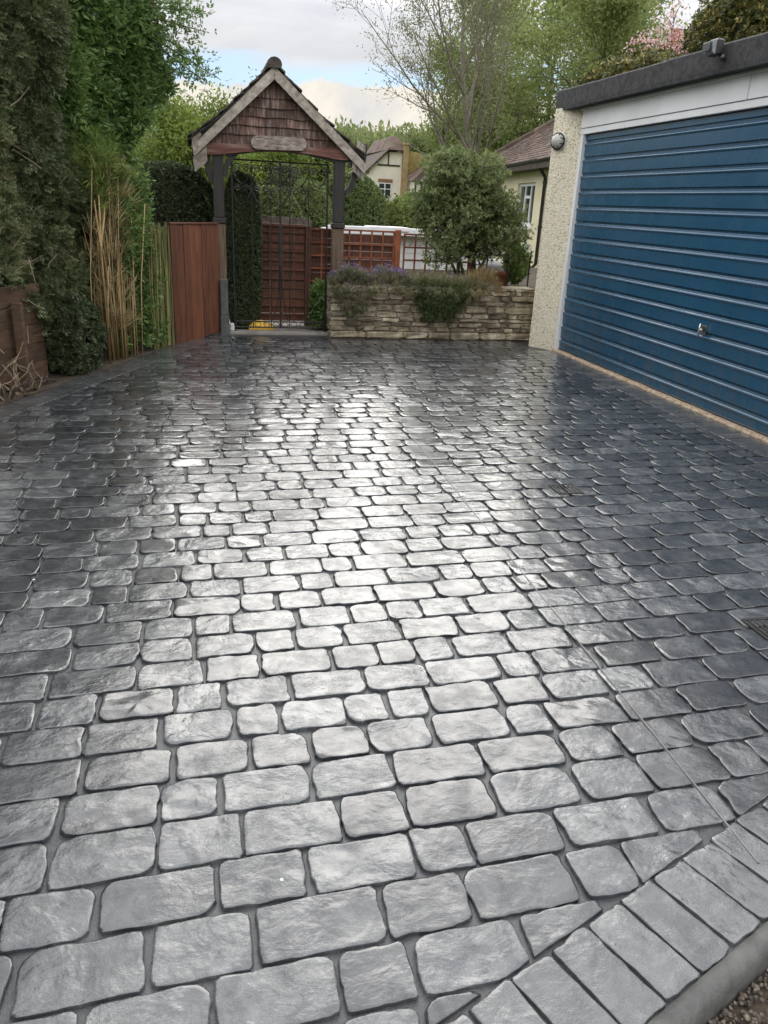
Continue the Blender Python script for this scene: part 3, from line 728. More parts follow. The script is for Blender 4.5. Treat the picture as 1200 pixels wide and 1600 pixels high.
# security floodlight on the felt edge
fy = 5.62; ft = thing('floodlight', (3.69, fy, 2.50), 'small black floodlight fixed to the garage roof edge', 'floodlight')
b = MB(); b.cbox((3.600, fy - 0.060, 2.495), (3.662, fy + 0.055, 2.600), 0.012); b.build('housing', 'black_plastic', ft)
b = MB(); b.hexa([(3.575, fy - .055, 2.512), (3.598, fy - .055, 2.500), (3.598, fy + .05, 2.500), (3.575, fy + .05, 2.512)], [(3.560, fy - .055, 2.580), (3.598, fy - .055, 2.592), (3.598, fy + .05, 2.592), (3.560, fy + .05, 2.580)]); b.build('hood', 'grey_metal', ft)
MB().cbox((3.551, fy - .045, 2.52), (3.5585, fy + .04, 2.572), 0.001).build('lens', 'window_glass', ft)
MB().tube([(3.66, fy - .01, 2.51), (3.685, fy - .03, 2.49), (3.70, fy - .045, 2.47)], 0.014, 8).build('bracket', 'black_plastic', ft, True)
MB().lathe((3.655, fy - .075, 2.485), [(0.012, 0), (0.02, 0.012), (0.018, 0.03), (0.004, 0.036)], 10, (-.6, -.6, -.5)).build('sensor', 'black_plastic', ft, True)

# ------------------------------------------------------------------ low stone wall
sw = thing('stone_wall', (2.6, 8.75, 0), 'low golden rubble stone wall beside the garage', 'wall')
core = MB(); core.box((1.43, 8.668, -0.05), (3.84, 8.86, 0.535)); core.build('mortar_core', 'wall_mortar', sw)
def rub(lo, hi, seed):
    """a rough squared stone: subdivided box pushed about"""
    lo = np.array(lo); hi = np.array(hi); c = (lo + hi) / 2; h = (hi - lo) / 2
    V = []; F = []; idx = {}
    def vid(k):
        if k not in idx:
            q = np.array([(-1, -0.72, 0.72, 1)[k[0]], (-1, -0.5, 0.5, 1)[k[1]], (-1, -0.6, 0.6, 1)[k[2]]], float)
            nb_ = sum(1 for a in k if a in (0, 3)); q = q * (0.90 if nb_ == 3 else 0.97 if nb_ == 2 else 1.0)
            idx[k] = len(V); V.append(c + q * h + rng.normal(0, 1, 3) * np.minimum(h * 0.09, 0.006))
        return idx[k]
    for ax in (0, 1, 2):
        a, b2 = [i for i in range(3) if i != ax]
        for sd in (0, 3):
            if ax == 1 and sd == 3: continue
            for i in range(3):
                for j in range(3):
                    qd = []
                    for (di, dj) in ((0, 0), (1, 0), (1, 1), (0, 1)):
                        k = [0, 0, 0]; k[ax] = sd; k[a] = i + di; k[b2] = j + dj; qd.append(vid(tuple(k)))
                    fl = (sd == 3) != (ax == 1); F.append(tuple(qd if fl else qd[::-1]))
    return V, F
zc = 0.0; course = 0
while zc < 0.52:
    hgt = random.choice((0.042, 0.055, 0.065, 0.08)) if course else 0.08
    hgt = min(hgt, 0.585 - zc); x = 1.415
    while x < 3.72:
        ln = random.uniform(0.07, 0.26) if course else random.uniform(0.22, 0.45)
        if x + ln > 3.70: ln = 3.85 - x
        g = random.uniform(0.003, 0.008); dy = random.uniform(-0.014, 0.012) - (0.02 if course == 0 else 0)
        V, F = rub((x + g, 8.642 + dy, zc + g * 0.8 + random.uniform(-.004, .004)), (x + ln - g, 8.80, zc + hgt - g * 0.6 + random.uniform(-.004, .006)), 0)
        vv = random.random() if not (course == 0) else random.uniform(0.5, 1.0)
        MB().add(V, F, vv).build('stone', 'wall_stone', sw, False)
        x += ln
    # return end at the gate
    if course: 
        V, F = rub((1.408, 8.70 + random.uniform(-.02, .02), zc + .004), (1.432, 8.855, zc + hgt - .004), 0)
        MB().add(V, F).build('stone', 'wall_stone', sw, False)
    zc += hgt; course += 1
x = 1.40
while x < 3.70:        # flat coping slabs
    ln = random.uniform(0.25, 0.5); ln = min(ln, 3.80 - x)
    if x > 3.0: V, F = rub((x + .004, 8.625, zc + .002), (x + ln - .004, 8.87, zc + 0.040), 0); MB().add(V, F).build('coping_stone', 'wall_stone', sw, False)
    x += ln

# ------------------------------------------------------------------ lychgate
YG = 8.95
lg = thing('lychgate', (0.85, 9.3, 0), 'weathered wooden lychgate with shingled gable and tiled roof', 'gateway')
for (x0, x1, yy) in ((0.195, 0.315, YG), (1.465, 1.590, YG), (0.22, 0.335, YG + 0.75), (1.60, 1.71, YG + 0.75)):
    lo = MB(); lo.cbox((x0, yy - 0.055, -0.06), (x1, yy + 0.06, 1.14), 0.008); lo.build('post', 'post_wood', lg)
    up = MB(); up.cbox((x0 + .006, yy - 0.05, 1.2), (x1 - .006, yy + 0.055, 1.90), 0.006); up.build('upper_post', 'dark_timber', lg)
    up = MB(); up.cbox((x0 - .008, yy - 0.065, 1.142), (x1 + .008, yy + 0.07, 1.198), 0.008); up.build('post_collar', 'dark_timber', lg)
def arcbar(p0, p1, bulge, wdt, dep, y, n=10):
    p0 = np.array(p0); p1 = np.array(p1); d = p1 - p0; nn = np.array([-d[1], d[0]]); nn = nn / np.linalg.norm(nn)
    mb = MB(); V = []; F = []
    for i in range(n + 1):
        t = i / n; q = p0 + d * t + nn * bulge * 4 * t * (1 - t)
        dd = d + nn * bulge * 4 * (1 - 2 * t); dd /= np.linalg.norm(dd); m2 = np.array([-dd[1], dd[0]])
        a = q + m2 * wdt / 2; b = q - m2 * wdt / 2
        V += [(a[0], y, a[1]), (b[0], y, b[1]), (b[0], y + dep, b[1]), (a[0], y + dep, a[1])]
    for i in range(n):
        for k in range(4): F.append((4 * i + k, 4 * i + (k + 1) % 4, 4 * i + 4 + (k + 1) % 4, 4 * i + 4 + k))
    F += [(3, 2, 1, 0), (4 * n, 4 * n + 1, 4 * n + 2, 4 * n + 3)]
    return mb.add(V, F)
# curved knee braces
arcbar((0.255, 1.50), (0.155, 1.80), 0.04, 0.06, 0.07, YG - 0.03).build('brace', 'dark_timber', lg)
arcbar((0.318, 1.60), (0.44, 1.83), 0.03, 0.055, 0.07, YG - 0.03).build('brace', 'dark_timber', lg)
arcbar((1.59, 1.50), (1.70, 1.72), -0.03, 0.055, 0.07, YG - 0.03).build('brace', 'dark_timber', lg)
arcbar((0.335, 1.805), (1.475, 1.815), 0.075, 0.028, 0.10, YG - 0.05, 18).build('arch', 'dark_timber', lg)
# arched tie beam
bm = MB(); n = 18; V = []; F = []; x0, x1 = 0.148, 1.612
for i in range(n + 1):
    t = i / n; x = x0 + (x1 - x0) * t; zb = 1.800 + 0.03 * t + 0.055 * max(0.0, 1 - ((t - 0.5) / 0.42) ** 2); zt = 1.908 + 0.03 * t
    V += [(x, YG - 0.075, zb), (x, YG + 0.03, zb), (x, YG + 0.03, zt), (x, YG - 0.075, zt)]
for i in range(n):
    for k in range(4): F.append((4 * i + k, 4 * i + 4 + k, 4 * i + 4 + (k + 1) % 4, 4 * i + (k + 1) % 4))
F += [(0, 1, 2, 3), (4 * n + 3, 4 * n + 2, 4 * n + 1, 4 * n)]
bm.add(V, F).build('tie_beam', 'beam_wood', lg)
# gable backing and hung shingles
apx, apz = 0.83, 2.60
gx = lambda zz: ((zz - apz) / (apz - 1.85) * (apx - 0.06) + apx, apx - (zz - apz) / (apz - 1.80) * (1.74 - apx))
bk = MB(); bk.prism([(0.12, YG + 0.0, 1.90), (1.64, YG + 0.0, 1.90), (apx, YG + 0.0, 2.56)], (0, 0.03, 0)); bk.build('gable_board', 'dark_timber', lg)
rowz = [1.925, 2.020, 2.110, 2.195, 2.285, 2.375, 2.56]
for r in range(6):
    zb = rowz[r] - 0.012; zt = rowz[r + 1] + 0.01
    x = gx(zb)[0] + 0.06 + random.uniform(0, .02); xe = gx(zb)[1] - 0.06
    while x < xe - 0.02:
        wd = random.choice((0.09, 0.12, 0.15, 0.20, 0.24)); wd = min(wd, xe - x)
        if xe - (x + wd) < 0.05: wd = xe - x
        pl = [np.array([x + .0015, zb + random.uniform(-.006, .006)]), np.array([x + wd - .0015, zb + random.uniform(-.006, .006)]), np.array([x + wd - .0015, zt]), np.array([x + .0015, zt])]
        # trim to the rake
        a0 = np.array([gx(1.9)[0] + .03, 1.9]); a1 = np.array([apx + .0, apz]); dn = a1 - a0; pl = clip(pl, a0, np.array([dn[1], -dn[0]]))
        if len(pl) > 2:
            b0 = np.array([gx(1.9)[1] - .03, 1.9]); dn = a1 - b0; pl = clip(pl, b0, np.array([-dn[1], dn[0]]))
        if len(pl) > 2:
            yb = YG - 0.030 + random.uniform(-.004, .004); zmin = min(p[1] for p in pl); zmx = max(p[1] for p in pl)
            yo = lambda zz: yb + 0.022 * (zz - zb) / (zt - zb)
            k = len(pl); V = [(p[0], yo(p[1]), p[1]) for p in pl] + [(p[0], yo(p[1]) + 0.011, p[1]) for p in pl]
            F = [tuple(range(k)), tuple(range(k, 2 * k))[::-1]] + [((i + 1) % k, i, k + i, k + (i + 1) % k) for i in range(k)]
            MB().add(V, F).build('shingle', 'shingle_wood', lg)
        x += wd
# blank rounded plaque
pq = MB(); poly = []
for k in range(9):
    a = R(-90 + 180 * k / 8); poly.append((1.098 + 0.064 * math.cos(a), YG - 0.108, 1.953 + 0.064 * math.sin(a)))
for k in range(9):
    a = R(90 + 180 * k / 8); poly.append((0.655 + 0.064 * math.cos(a), YG - 0.108, 1.940 + 0.064 * math.sin(a)))
pq.prism(poly, (0, 0.026, 0)); o = pq.build('plaque', 'plaque_wood', lg); o['label'] = 'blank oval name plaque, its lettering weathered away'
# bargeboards
def board2(p0, p1, wdt, y0, y1, name, mat, parent=None):
    p0 = np.array(p0); p1 = np.array(p1); d = (p1 - p0) / np.linalg.norm(p1 - p0); n2 = np.array([-d[1], d[0]])
    if n2[1] > 0: n2 = -n2
    q = [p0, p1, p1 + n2 * wdt, p0 + n2 * wdt]
    mb = MB(); mb.hexa([(a[0], y0, a[1]) for a in q], [(a[0], y1, a[1]) for a in q]); return mb.build(name, mat, parent or lg)
for (foot, sgn) in (((0.005, 1.870), -1), ((1.800, 1.800), 1)):
    p0 = np.array([apx + sgn * 0.001, 2.640]); p1 = np.array(foot); d = (p1 - p0) / np.linalg.norm(p1 - p0)
    mb = MB(); q = [(p0[0], p0[1]), (p1[0], p1[1]), (p1[0] - sgn * 0.012, p1[1] - 0.098), (p0[0], p0[1] - 0.118)]
    mb.hexa([(a[0], YG - 0.125, a[1]) for a in q], [(a[0], YG - 0.095, a[1]) for a in q]); mb.build('bargeboard', 'weathered_wood', lg)
# boxed eave ends
def poly_part(pts, y, dy, name, mat): MB().prism([(a, y, b) for a, b in pts], (0, dy, 0)).build(name, mat, lg)
poly_part([(0.000, 1.985), (0.000, 1.84), (0.10, 1.98), (0.075, 2.005)], YG - 0.092, 0.03, 'eave_end', 'weathered_wood')
poly_part([(0.004, 1.765), (0.020, 1.625), (0.148, 1.735), (0.145, 1.87)], YG - 0.092, 0.03, 'eave_end', 'weathered_wood')
for k in range(3):
    x = 1.655 + 0.045 * k; poly_part([(x, 1.86 - .04 * k), (x + .041, 1.825 - .04 * k), (x + .041, 1.70 - 0.035 * k), (x, 1.735 - 0.035 * k)], YG - 0.092 + .012 * k, 0.02, 'eave_end', 'weathered_wood')
for k in range(3):
    x = 1.70 + 0.036 * k; poly_part([(x, 2.03 - .02 * k), (x + .033, 2.01 - .02 * k), (x + .033, 1.905 - .035 * k), (x, 1.935 - .03 * k)], YG - 0.092 + .01 * k, 0.02, 'eave_end', 'weathered_wood')
poly_part([(1.798, 1.80), (1.812, 2.00), (1.800, 2.00), (1.784, 1.80)], YG - 0.09, 1.0, 'eave_board', 'dark_timber')
poly_part([(0.000, 1.80), (0.000, 1.99), (0.014, 1.99), (0.014, 1.80)], YG - 0.06, 1.0, 'eave_board', 'dark_timber')
# tiled roof with a bell-cast foot
def slope(t, sgn):
    # t 0 at ridge .. 1 at eave
    x = apx + sgn * (0.02 + 0.94 * t); drop = 0.86 * t - 0.22 * max(0, t - 0.55) ** 1.3 * 1.25
    return np.array([x, 2.665 - (0.86 * t - 0.20 * max(0.0, t - 0.5) ** 1.2) ])
for sgn in (-1, 1):
    dk = MB(); V = []; F = []; n = 10
    for i in range(n + 1):
        p = slope(i / n * (0.90 if sgn < 0 else 0.985), sgn); V += [(p[0], YG - 0.10, p[1] - 0.025), (p[0], YG + 1.10, p[1] - 0.025), (p[0], YG - 0.10, p[1] - 0.045), (p[0], YG + 1.10, p[1] - 0.045)]
    for i in range(n):
        a = 4 * i; b = a + 4; F += [(a, a + 1, b + 1, b), (a + 2, b + 2, b + 3, a + 3), (a, b, b + 2, a + 2), (a + 1, a + 3, b + 3, b + 1)]
    dk.add(V, F).build('roof_deck', 'dark_timber', lg)
    rows = 11
    for r in range(rows):
        t1 = (r + 1) / rows; t0 = (r - 0.25) / rows
        if sgn < 0: t1 *= 0.905; t0 *= 0.905
        p1 = slope(min(t1, 1.0), sgn); p0 = slope(max(t0, 0.0), sgn)
        for c in range(8):
            y0 = YG - 0.135 + 0.157 * c + (0.078 if r % 2 else 0); y1 = y0 + 0.153
            up = 0.022 + random.uniform(0, .012); j = random.uniform(-.006, .006)
            q = [(p0[0], p0[1] - 0.004), (p1[0] + sgn * j, p1[1] + up - 0.012), (p1[0] + sgn * j, p1[1] + up - 0.030), (p0[0], p0[1] - 0.022)]
            mb = MB(); mb.hexa([(a[0], y0, a[1]) for a in q], [(a[0], y1, a[1]) for a in q]); mb.build('roof_tile', 'mossy_tile', lg)
for c in range(4):
    y0 = YG - 0.150 + c * 0.325; mb = MB(); pr = []
    for k in range(9):
        a = R(-25 + 230 * k / 8); pr.append((apx + 0.075 * math.cos(a), 2.650 + 0.070 * math.sin(a)))
    pr2 = [(a, y0, b) for a, b in pr]; mb.prism(pr2, (0, 0.318, 0)); mb.build('ridge_tile', 'mossy_tile', lg)

# ------------------------------------------------------------------ wrought iron gate
ig = thing('iron_gate', (0.9, YG, 0), 'black wrought iron garden gate with scrolled top', 'gate')
gx0, gx1, gz0, gz1 = 0.395, 1.412, 0.045, 1.775
bars = [0, 0.2, 0.4, 0.5, 0.6, 0.8, 1.0]
GYL = YG + 0.03
for i, t in enumerate(bars):
    x = gx0 + (gx1 - gx0) * t; r = 0.011 if t in (0, 0.5, 1.0) else 0.0055
    MB().tube([(x, GYL, gz0 - (0.03 if t in (0, 1.0) else 0)), (x, GYL, gz1)], r, 6).build('upright', 'iron', ig)
for zz in (gz0 + 0.01, gz0 + 0.075, gz1):
    MB().tube([(gx0, GYL, zz), (gx1, GYL, zz)], 0.008, 6).build('rail', 'iron', ig)
def spiral(c, r0, turns, a0, sgn, lead=None):
    pts = []
    for k in range(22):
        t = k / 21; a = a0 + sgn * 2 * math.pi * turns * t; r = r0 * (1 - 0.82 * t)
        pts.append((c[0] + r * math.cos(a), GYL, c[1] + r * math.sin(a)))
    return ([lead] if lead else []) + pts
for i in range(5):
    xa = gx0 + (gx1 - gx0) * 0.2 * i; xm = xa + (gx1 - gx0) * 0.1; hw = (gx1 - gx0) * 0.1
    for sg in (-1, 1):
        for (zc_, r0) in ((gz1 - 0.075, 0.042), (gz1 - 0.275, 0.036)):
            if zc_ < 1.6 and i in (4,): continue
            c = (xm + sg * 0.047, zc_)
            tail = [(xm + sg * (hw - .008), GYL, zc_ - 0.03), (xm + sg * 0.055, GYL, zc_ - 0.115), (xm + sg * 0.006, GYL, zc_ - 0.16)]
            pts = tail[::-1] + spiral(c, r0, 1.6, R(0 if sg > 0 else 180), sg)
            MB().tube(pts, 0.006, 5, cap=True).build('scroll', 'iron', ig)
for sg in (-1, 1):       # long lyre at the middle and loops along the foot
    xm = (gx0 + gx1) / 2
    MB().tube([(xm + sg * 0.012, GYL, 0.72), (xm + sg * 0.018, GYL, 0.5), (xm + sg * 0.04, GYL, 0.3), (xm + sg * 0.085, GYL, 0.13)], 0.0055, 6).build('scroll', 'iron', ig)
MB().cbox((xm - .02, GYL - .015, 0.72), (xm + .02, GYL + .015, 1.15), 0.004).build('lock_plate', 'iron', ig)
for i in range(10):
    xm = gx0 + (gx1 - gx0) * (0.05 + 0.1 * i); pts = [(xm + 0.036 * math.cos(2 * math.pi * k / 12), GYL, gz0 + 0.042 + 0.028 * math.sin(2 * math.pi * k / 12)) for k in range(13)]
    MB().tube(pts, 0.004, 5).build('scroll', 'iron', ig)

# ------------------------------------------------------------------ brown board fence on the left of the gate
fa = np.array([-0.235, 8.13]); fb = np.array([0.235, 8.84]); fu = (fb - fa) / np.linalg.norm(fb - fa); fn = np.array([-fu[1], fu[0]])
fe = thing('board_fence', (0.0, 8.5, 0), 'reddish brown vertical board fence left of the lychgate', 'fence')
Lf = np.linalg.norm(fb - fa); nb_ = 8
for i in range(nb_):
    s0 = Lf * i / nb_; s1 = Lf * (i + 1) / nb_ - 0.003; dd = random.uniform(-.004, .004)
    q = [fa + fu * s0 + fn * dd, fa + fu * s1 + fn * dd, fa + fu * s1 + fn * (dd + .018), fa + fu * s0 + fn * (dd + .018)]
    zb = 0.0 if s0 < 0.6 * Lf else 0.02
    MB().hexa([(p[0], p[1], zb) for p in q], [(p[0], p[1], 1.132 + random.uniform(-.003, .003)) for p in q]).build('board', 'fence_wood', fe)
for zz in (0.25, 0.9):
    q = [fa + fn * .026, fb + fn * .026, fb + fn * .066, fa + fn * .066]
    MB().hexa([(p[0], p[1], zz) for p in q], [(p[0], p[1], zz + .07) for p in q]).build('rail', 'fence_wood', fe)
q = [fa - fn * .012, fb - fn * .012, fb + fn * .03, fa + fn * .03]
MB().hexa([(p[0], p[1], 1.137) for p in q], [(p[0], p[1], 1.153) for p in q]).build('capping', 'fence_wood', fe)
# grey stub post
sp_ = MB(); sp_.cbox((0.232, 8.775, -0.02), (0.325, 8.87, 0.20), 0.006); sp_.cbox((0.238, 8.781, 0.2005), (0.319, 8.864, 0.585), 0.006)
o = sp_.build('stub_post', 'grey_post'); tag(o, 'short dark grey post at the end of the board fence', 'post')
pk = MB(); pk.cbox((0.335, 8.93, 0.014), (0.385, 8.98, 0.10), 0.012); o = pk.build('gate_stop', 'old_white'); tag(o, 'small white block at the foot of the gate', 'block')

# ------------------------------------------------------------------ panel and trellis fences behind the gate
pf = thing('panel_fence', (1.05, 9.72, 0), 'reddish brown slatted fence panel seen through the iron gate', 'fence')
YP = 9.70
zz = 0.03
while zz < 1.08:
    MB().box((0.70, YP + random.uniform(0, .006), zz), (1.262, YP + 0.018, zz + 0.088)).build('slat', 'fence_wood', pf); zz += 0.093
for x in (0.84, 0.98, 1.12): MB().box((x, YP - 0.016, 0.03), (x + 0.028, YP - 0.002, 1.12)).build('batten', 'fence_wood', pf)
for k in range(10): MB().box((0.70, YP - 0.030, 0.10 + 0.105 * k), (1.262, YP - 0.017, 0.122 + 0.105 * k)).build('batten', 'fence_wood', pf)
MB().cbox((1.265, YP - 0.04, -0.05), (1.335, YP + 0.03, 1.135), 0.006).build('post', 'fence_wood', pf)
MB().cbox((0.69, YP - 0.035, 1.115), (1.263, YP + 0.03, 1.145), 0.004).build('capping', 'fence_wood', pf)
wp = MB(); poly = [(0.66, 9.86, 0.6), (1.36, 9.86, 0.6), (1.36, 9.86, 1.17)]
for k in range(5): a = R(0 + 90 * k / 4); poly.append((1.32 + 0.04 * math.cos(a), 9.86, 1.17 + 0.045 * math.sin(a)))
poly += [(0.66, 9.86, 1.225)]
wp.prism(poly, (0, 0.04, 0)); o = wp.build('weathered_board', 'weathered_wood'); tag(o, 'pale weathered board with rounded corner above the brown panel', 'board')

def trellis(name, x0, x1, z0, z1, y, label, backing, cell=0.135, slope_z=0.0):
    t = thing(name, ((x0 + x1) / 2, y, 0), label, 'trellis')
    n = int(round((x1 - x0) / cell))
    for i in range(n + 1):
        x = x0 + (x1 - x0) * i / n
        MB().box((x - .011, y - 0.014, z0), (x + .011, y - .001, z1)).build('lath', 'trellis_wood', t)
    m = int(round((z1 - z0) / cell))
    for i in range(m + 1):
        zz = z0 + (z1 - z0) * i / m
        MB().box((x0 - .012, y - 0.028, zz - .011), (x1 + .012, y - 0.015, zz + .011)).build('lath', 'trellis_wood', t)
    if backing:
        zz = z0 - 0.3
        while zz < z1 - 0.05:
            MB().box((x0, y + 0.010 + random.uniform(0, .004), zz), (x1, y + 0.026, zz + 0.096)).build('slat', 'fence_wood', t); zz += 0.100
    for x in (x1 + 0.05,): MB().cbox((x - .035, y - .04, -.05), (x + .035, y + .035, z1 + .03), .006).build('post', 'trellis_wood', t)
    return t
trellis('trellis_panel', 1.352, 1.63, 0.20, 1.10, 9.86, 'narrow orange brown trellis panel left of the right gatepost', True, 0.14)
trellis('trellis_panel', 1.74, 2.46, 0.45, 1.095, 10.15, 'orange brown trellis on a slatted panel right of the gatepost', True, 0.145)
trellis('trellis_panel', 2.60, 3.48, 0.45, 1.075, 10.15, 'open brown trellis with white showing through behind the shrub', False, 0.15)
# white outbuilding behind the trellis
ob = thing('outbuilding', (3.2, 12.6, 0), 'low white painted outbuilding behind the trellis fence', 'shed')
zb = 0.0
while zb < 0.98:
    MB().box((1.95, 12.22 + random.uniform(0, .004), zb), (4.6, 12.26, zb + 0.118)).build('board', 'old_white', ob); zb += 0.122
MB().box((1.97, 12.262, 0), (4.58, 13.4, 0.99)).build('wall', 'old_white', ob)
MB().cbox((1.90, 12.10, 1.000), (4.65, 13.5, 1.045), 0.01).build('roof', 'old_white', ob)
MB().cbox((1.90, 12.06, 0.985), (4.65, 12.098, 1.095), 0.006).build('gutter_board', 'white_paint', ob)
MB().cbox((2.55, 12.04, 1.046), (3.15, 12.5, 1.105), 0.006).build('roof_light', 'white_paint', ob)

# yellow bag
yb = MB(); V = []; F = []; n = 14; m = 7
for i in range(m):
    t = i / (m - 1); 
    for k in range(n):
        a = 2 * math.pi * k / n; rr = (1 - t ** 2.2) ** .5 if t < 1 else 0.02
        x = 0.70 + 0.155 * rr * math.cos(a) + 0.03 * t; y = 9.16 + 0.085 * rr * math.sin(a)
        q = float(fbm(np.array([[x * 14, y * 14, t * 3]]), 3)[0]); V.append((x + q * .02, y + q * .02, 0.005 + 0.095 * t * (1.0 - 0.28 * (math.cos(a) + 0.2)) + q * 0.015 * (t > 0)))
for i in range(m - 1):
    for k in range(n): F.append((i * n + k, i * n + (k + 1) % n, (i + 1) * n + (k + 1) % n, (i + 1) * n + k))
F.append(tuple(range((m - 1) * n, m * n))); yb.add(V, F); o = yb.build('plastic_sack', 'yellow_plastic', None, True); tag(o, 'crumpled yellow plastic sack lying behind the iron gate', 'sack')

# iron railing, tub and pot behind the stone wall
ir = thing('iron_railing', (4.1, 9.25, 0.5), 'thin black iron railing with a scroll beside the garage', 'railing')
YR = 9.2
pa = P(762, 398, YR); pb = P(832, 401, YR)
for px in (762, 795, 829):
    q = P(px, 400, YR); MB().tube([(q[0], YR, 0.5), (q[0], YR, q[2] + (0.02 if px != 829 else 0.06))], 0.010, 6).build('upright', 'iron', ir)
MB().tube([(pa[0] - .12, YR, pa[2]), (pb[0], YR, pb[2])], 0.005, 6).build('rail', 'iron', ir)
q = P(824, 387, YR); pts = [(q[0] + 0.05 * (1 - .8 * k / 24) * math.cos(-0.2 + 3.3 * math.pi * k / 24), YR, q[2] + 0.05 * (1 - .8 * k / 24) * math.sin(-0.2 + 3.3 * math.pi * k / 24)) for k in range(25)]
MB().tube([(q[0] + .045, YR, q[2] - .1)] + pts, 0.0055, 6).build('scroll', 'old_white', ir)
q = P(770, 432, 10.6); tb = MB(); tb.lathe((q[0], 10.6, 0.5), [(0.16, 0), (0.20, 0.12), (0.21, 0.20), (0.185, 0.24), (0.12, 0.27), (0.03, 0.285)], 18)
o = tb.build('garden_tub', 'grey_tub', None, True); tag(o, 'grey domed garden tub behind the low wall', 'tub')
q = P(783, 432, 9.9); tb = MB(); tb.lathe((q[0] + .02, 9.9, 0.5), [(0.07, 0), (0.09, 0.13), (0.105, 0.135), (0.105, 0.175), (0.09, 0.175), (0.085, 0.16)], 16)
o = tb.build('plant_pot', 'terracotta', None, True); tag(o, 'small terracotta plant pot beside the grey tub', 'plant pot')

# ------------------------------------------------------------------ cream house behind the garage
hs = thing('cream_house', (9.5, 18, 0), 'cream rendered bungalow with hipped brown tile roof behind the garage', 'house')
hu = np.array([0.12, 1.0]); hu /= np.linalg.norm(hu); hn = np.array([-hu[1], hu[0]])      # hn faces the garden
h0 = np.array([7.44, 17.0]) - hu * 6.0; h1 = np.array([7.44, 17.0]) + hu * 6.7
GZ = 2.42
def HP(s, d, zz): p = np.array([7.44, 17.0]) + hu * s - hn * d; return (p[0], p[1], zz)
wb = MB()
ws0, ws1, wz0, wz1 = 0.75, 2.25, 1.12, 2.06       # window opening, along the facade
def wallseg(s0, s1, z0_, z1_): wb.hexa([HP(s0, 0, z0_), HP(s1, 0, z0_), HP(s1, .28, z0_), HP(s0, .28, z0_)], [HP(s0, 0, z1_), HP(s1, 0, z1_), HP(s1, .28, z1_), HP(s0, .28, z1_)])
wallseg(-6, ws0, 0, GZ); wallseg(ws1, 6.6, 0, GZ); wallseg(ws0, ws1, 0, wz0); wallseg(ws0, ws1, wz1, GZ)
wb.build('wall', 'render_cream', hs)
MB().hexa([HP(6.602, 0.0, 0), HP(6.7, 0.0, 0), HP(6.7, 6.4, 0), HP(6.602, 6.4, 0)], [HP(6.602, 0.0, GZ), HP(6.7, 0.0, GZ), HP(6.7, 6.4, GZ), HP(6.602, 6.4, GZ)]).build('wall', 'render_cream', hs)
win = MB()
def wbar(s0, s1, z0_, z1_, d0=.06, d1=.12): win.hexa([HP(s0, d0, z0_), HP(s1, d0, z0_), HP(s1, d1, z0_), HP(s0, d1, z0_)], [HP(s0, d0, z1_), HP(s1, d0, z1_), HP(s1, d1, z1_), HP(s0, d1, z1_)])
wbar(ws0, ws0 + .07, wz0, wz1); wbar(ws1 - .07, ws1, wz0, wz1); wbar(ws0 + .07, ws1 - .07, wz0, wz0 + .07); wbar(ws0 + .07, ws1 - .07, wz1 - .07, wz1)
wbar(1.22, 1.29, wz0 + .07, wz1 - .07); wbar(1.71, 1.78, wz0 + .07, wz1 - .07); wbar(1.29, 1.71, 1.72, 1.78)
wo = win.build('window_frame', 'white_paint', hs)
for (a, b, c, d) in ((0.82, 1.22, wz0 + .07, wz1 - .07), (1.29, 1.71, wz0 + .07, 1.72), (1.29, 1.71, 1.78, wz1 - .07), (1.78, 2.18, wz0 + .07, wz1 - .07)):
    MB().hexa([HP(a, .085, c), HP(b, .085, c), HP(b, .095, c), HP(a, .095, c)], [HP(a, .085, d), HP(b, .085, d), HP(b, .095, d), HP(a, .095, d)]).build('pane', 'window_glass', wo)
MB().hexa([HP(ws0 - .06, -.06, wz0 - .07), HP(ws1 + .06, -.06, wz0 - .07), HP(ws1 + .06, .05, wz0 - .07), HP(ws0 - .06, .05, wz0 - .07)], [HP(ws0 - .06, -.06, wz0 - .004), HP(ws1 + .06, -.06, wz0 - .004), HP(ws1 + .06, .05, wz0 - .002), HP(ws0 - .06, .05, wz0 - .002)]).build('window_sill', 'white_paint', hs)
gt = MB(); gt.tube([HP(-6, -.30, GZ + .03), HP(6.95, -.30, GZ + .01)], 0.055, 8); gt.build('gutter', 'black_plastic', hs, True)
MB().tube([HP(-0.25, -.30, GZ - .01), HP(-0.18, -.16, GZ - .18), HP(-0.15, -.06, GZ - .30), HP(-0.15, -.06, 0.35), HP(0.05, -.2, 0.12)], 0.038, 8).build('downpipe', 'black_plastic', hs, True)
for zz in (2.0, 1.1): MB().tube([HP(-0.15, -.06, zz), HP(-0.15, -.06, zz + .05)], 0.048, 8).build('pipe_clip', 'black_plastic', hs)
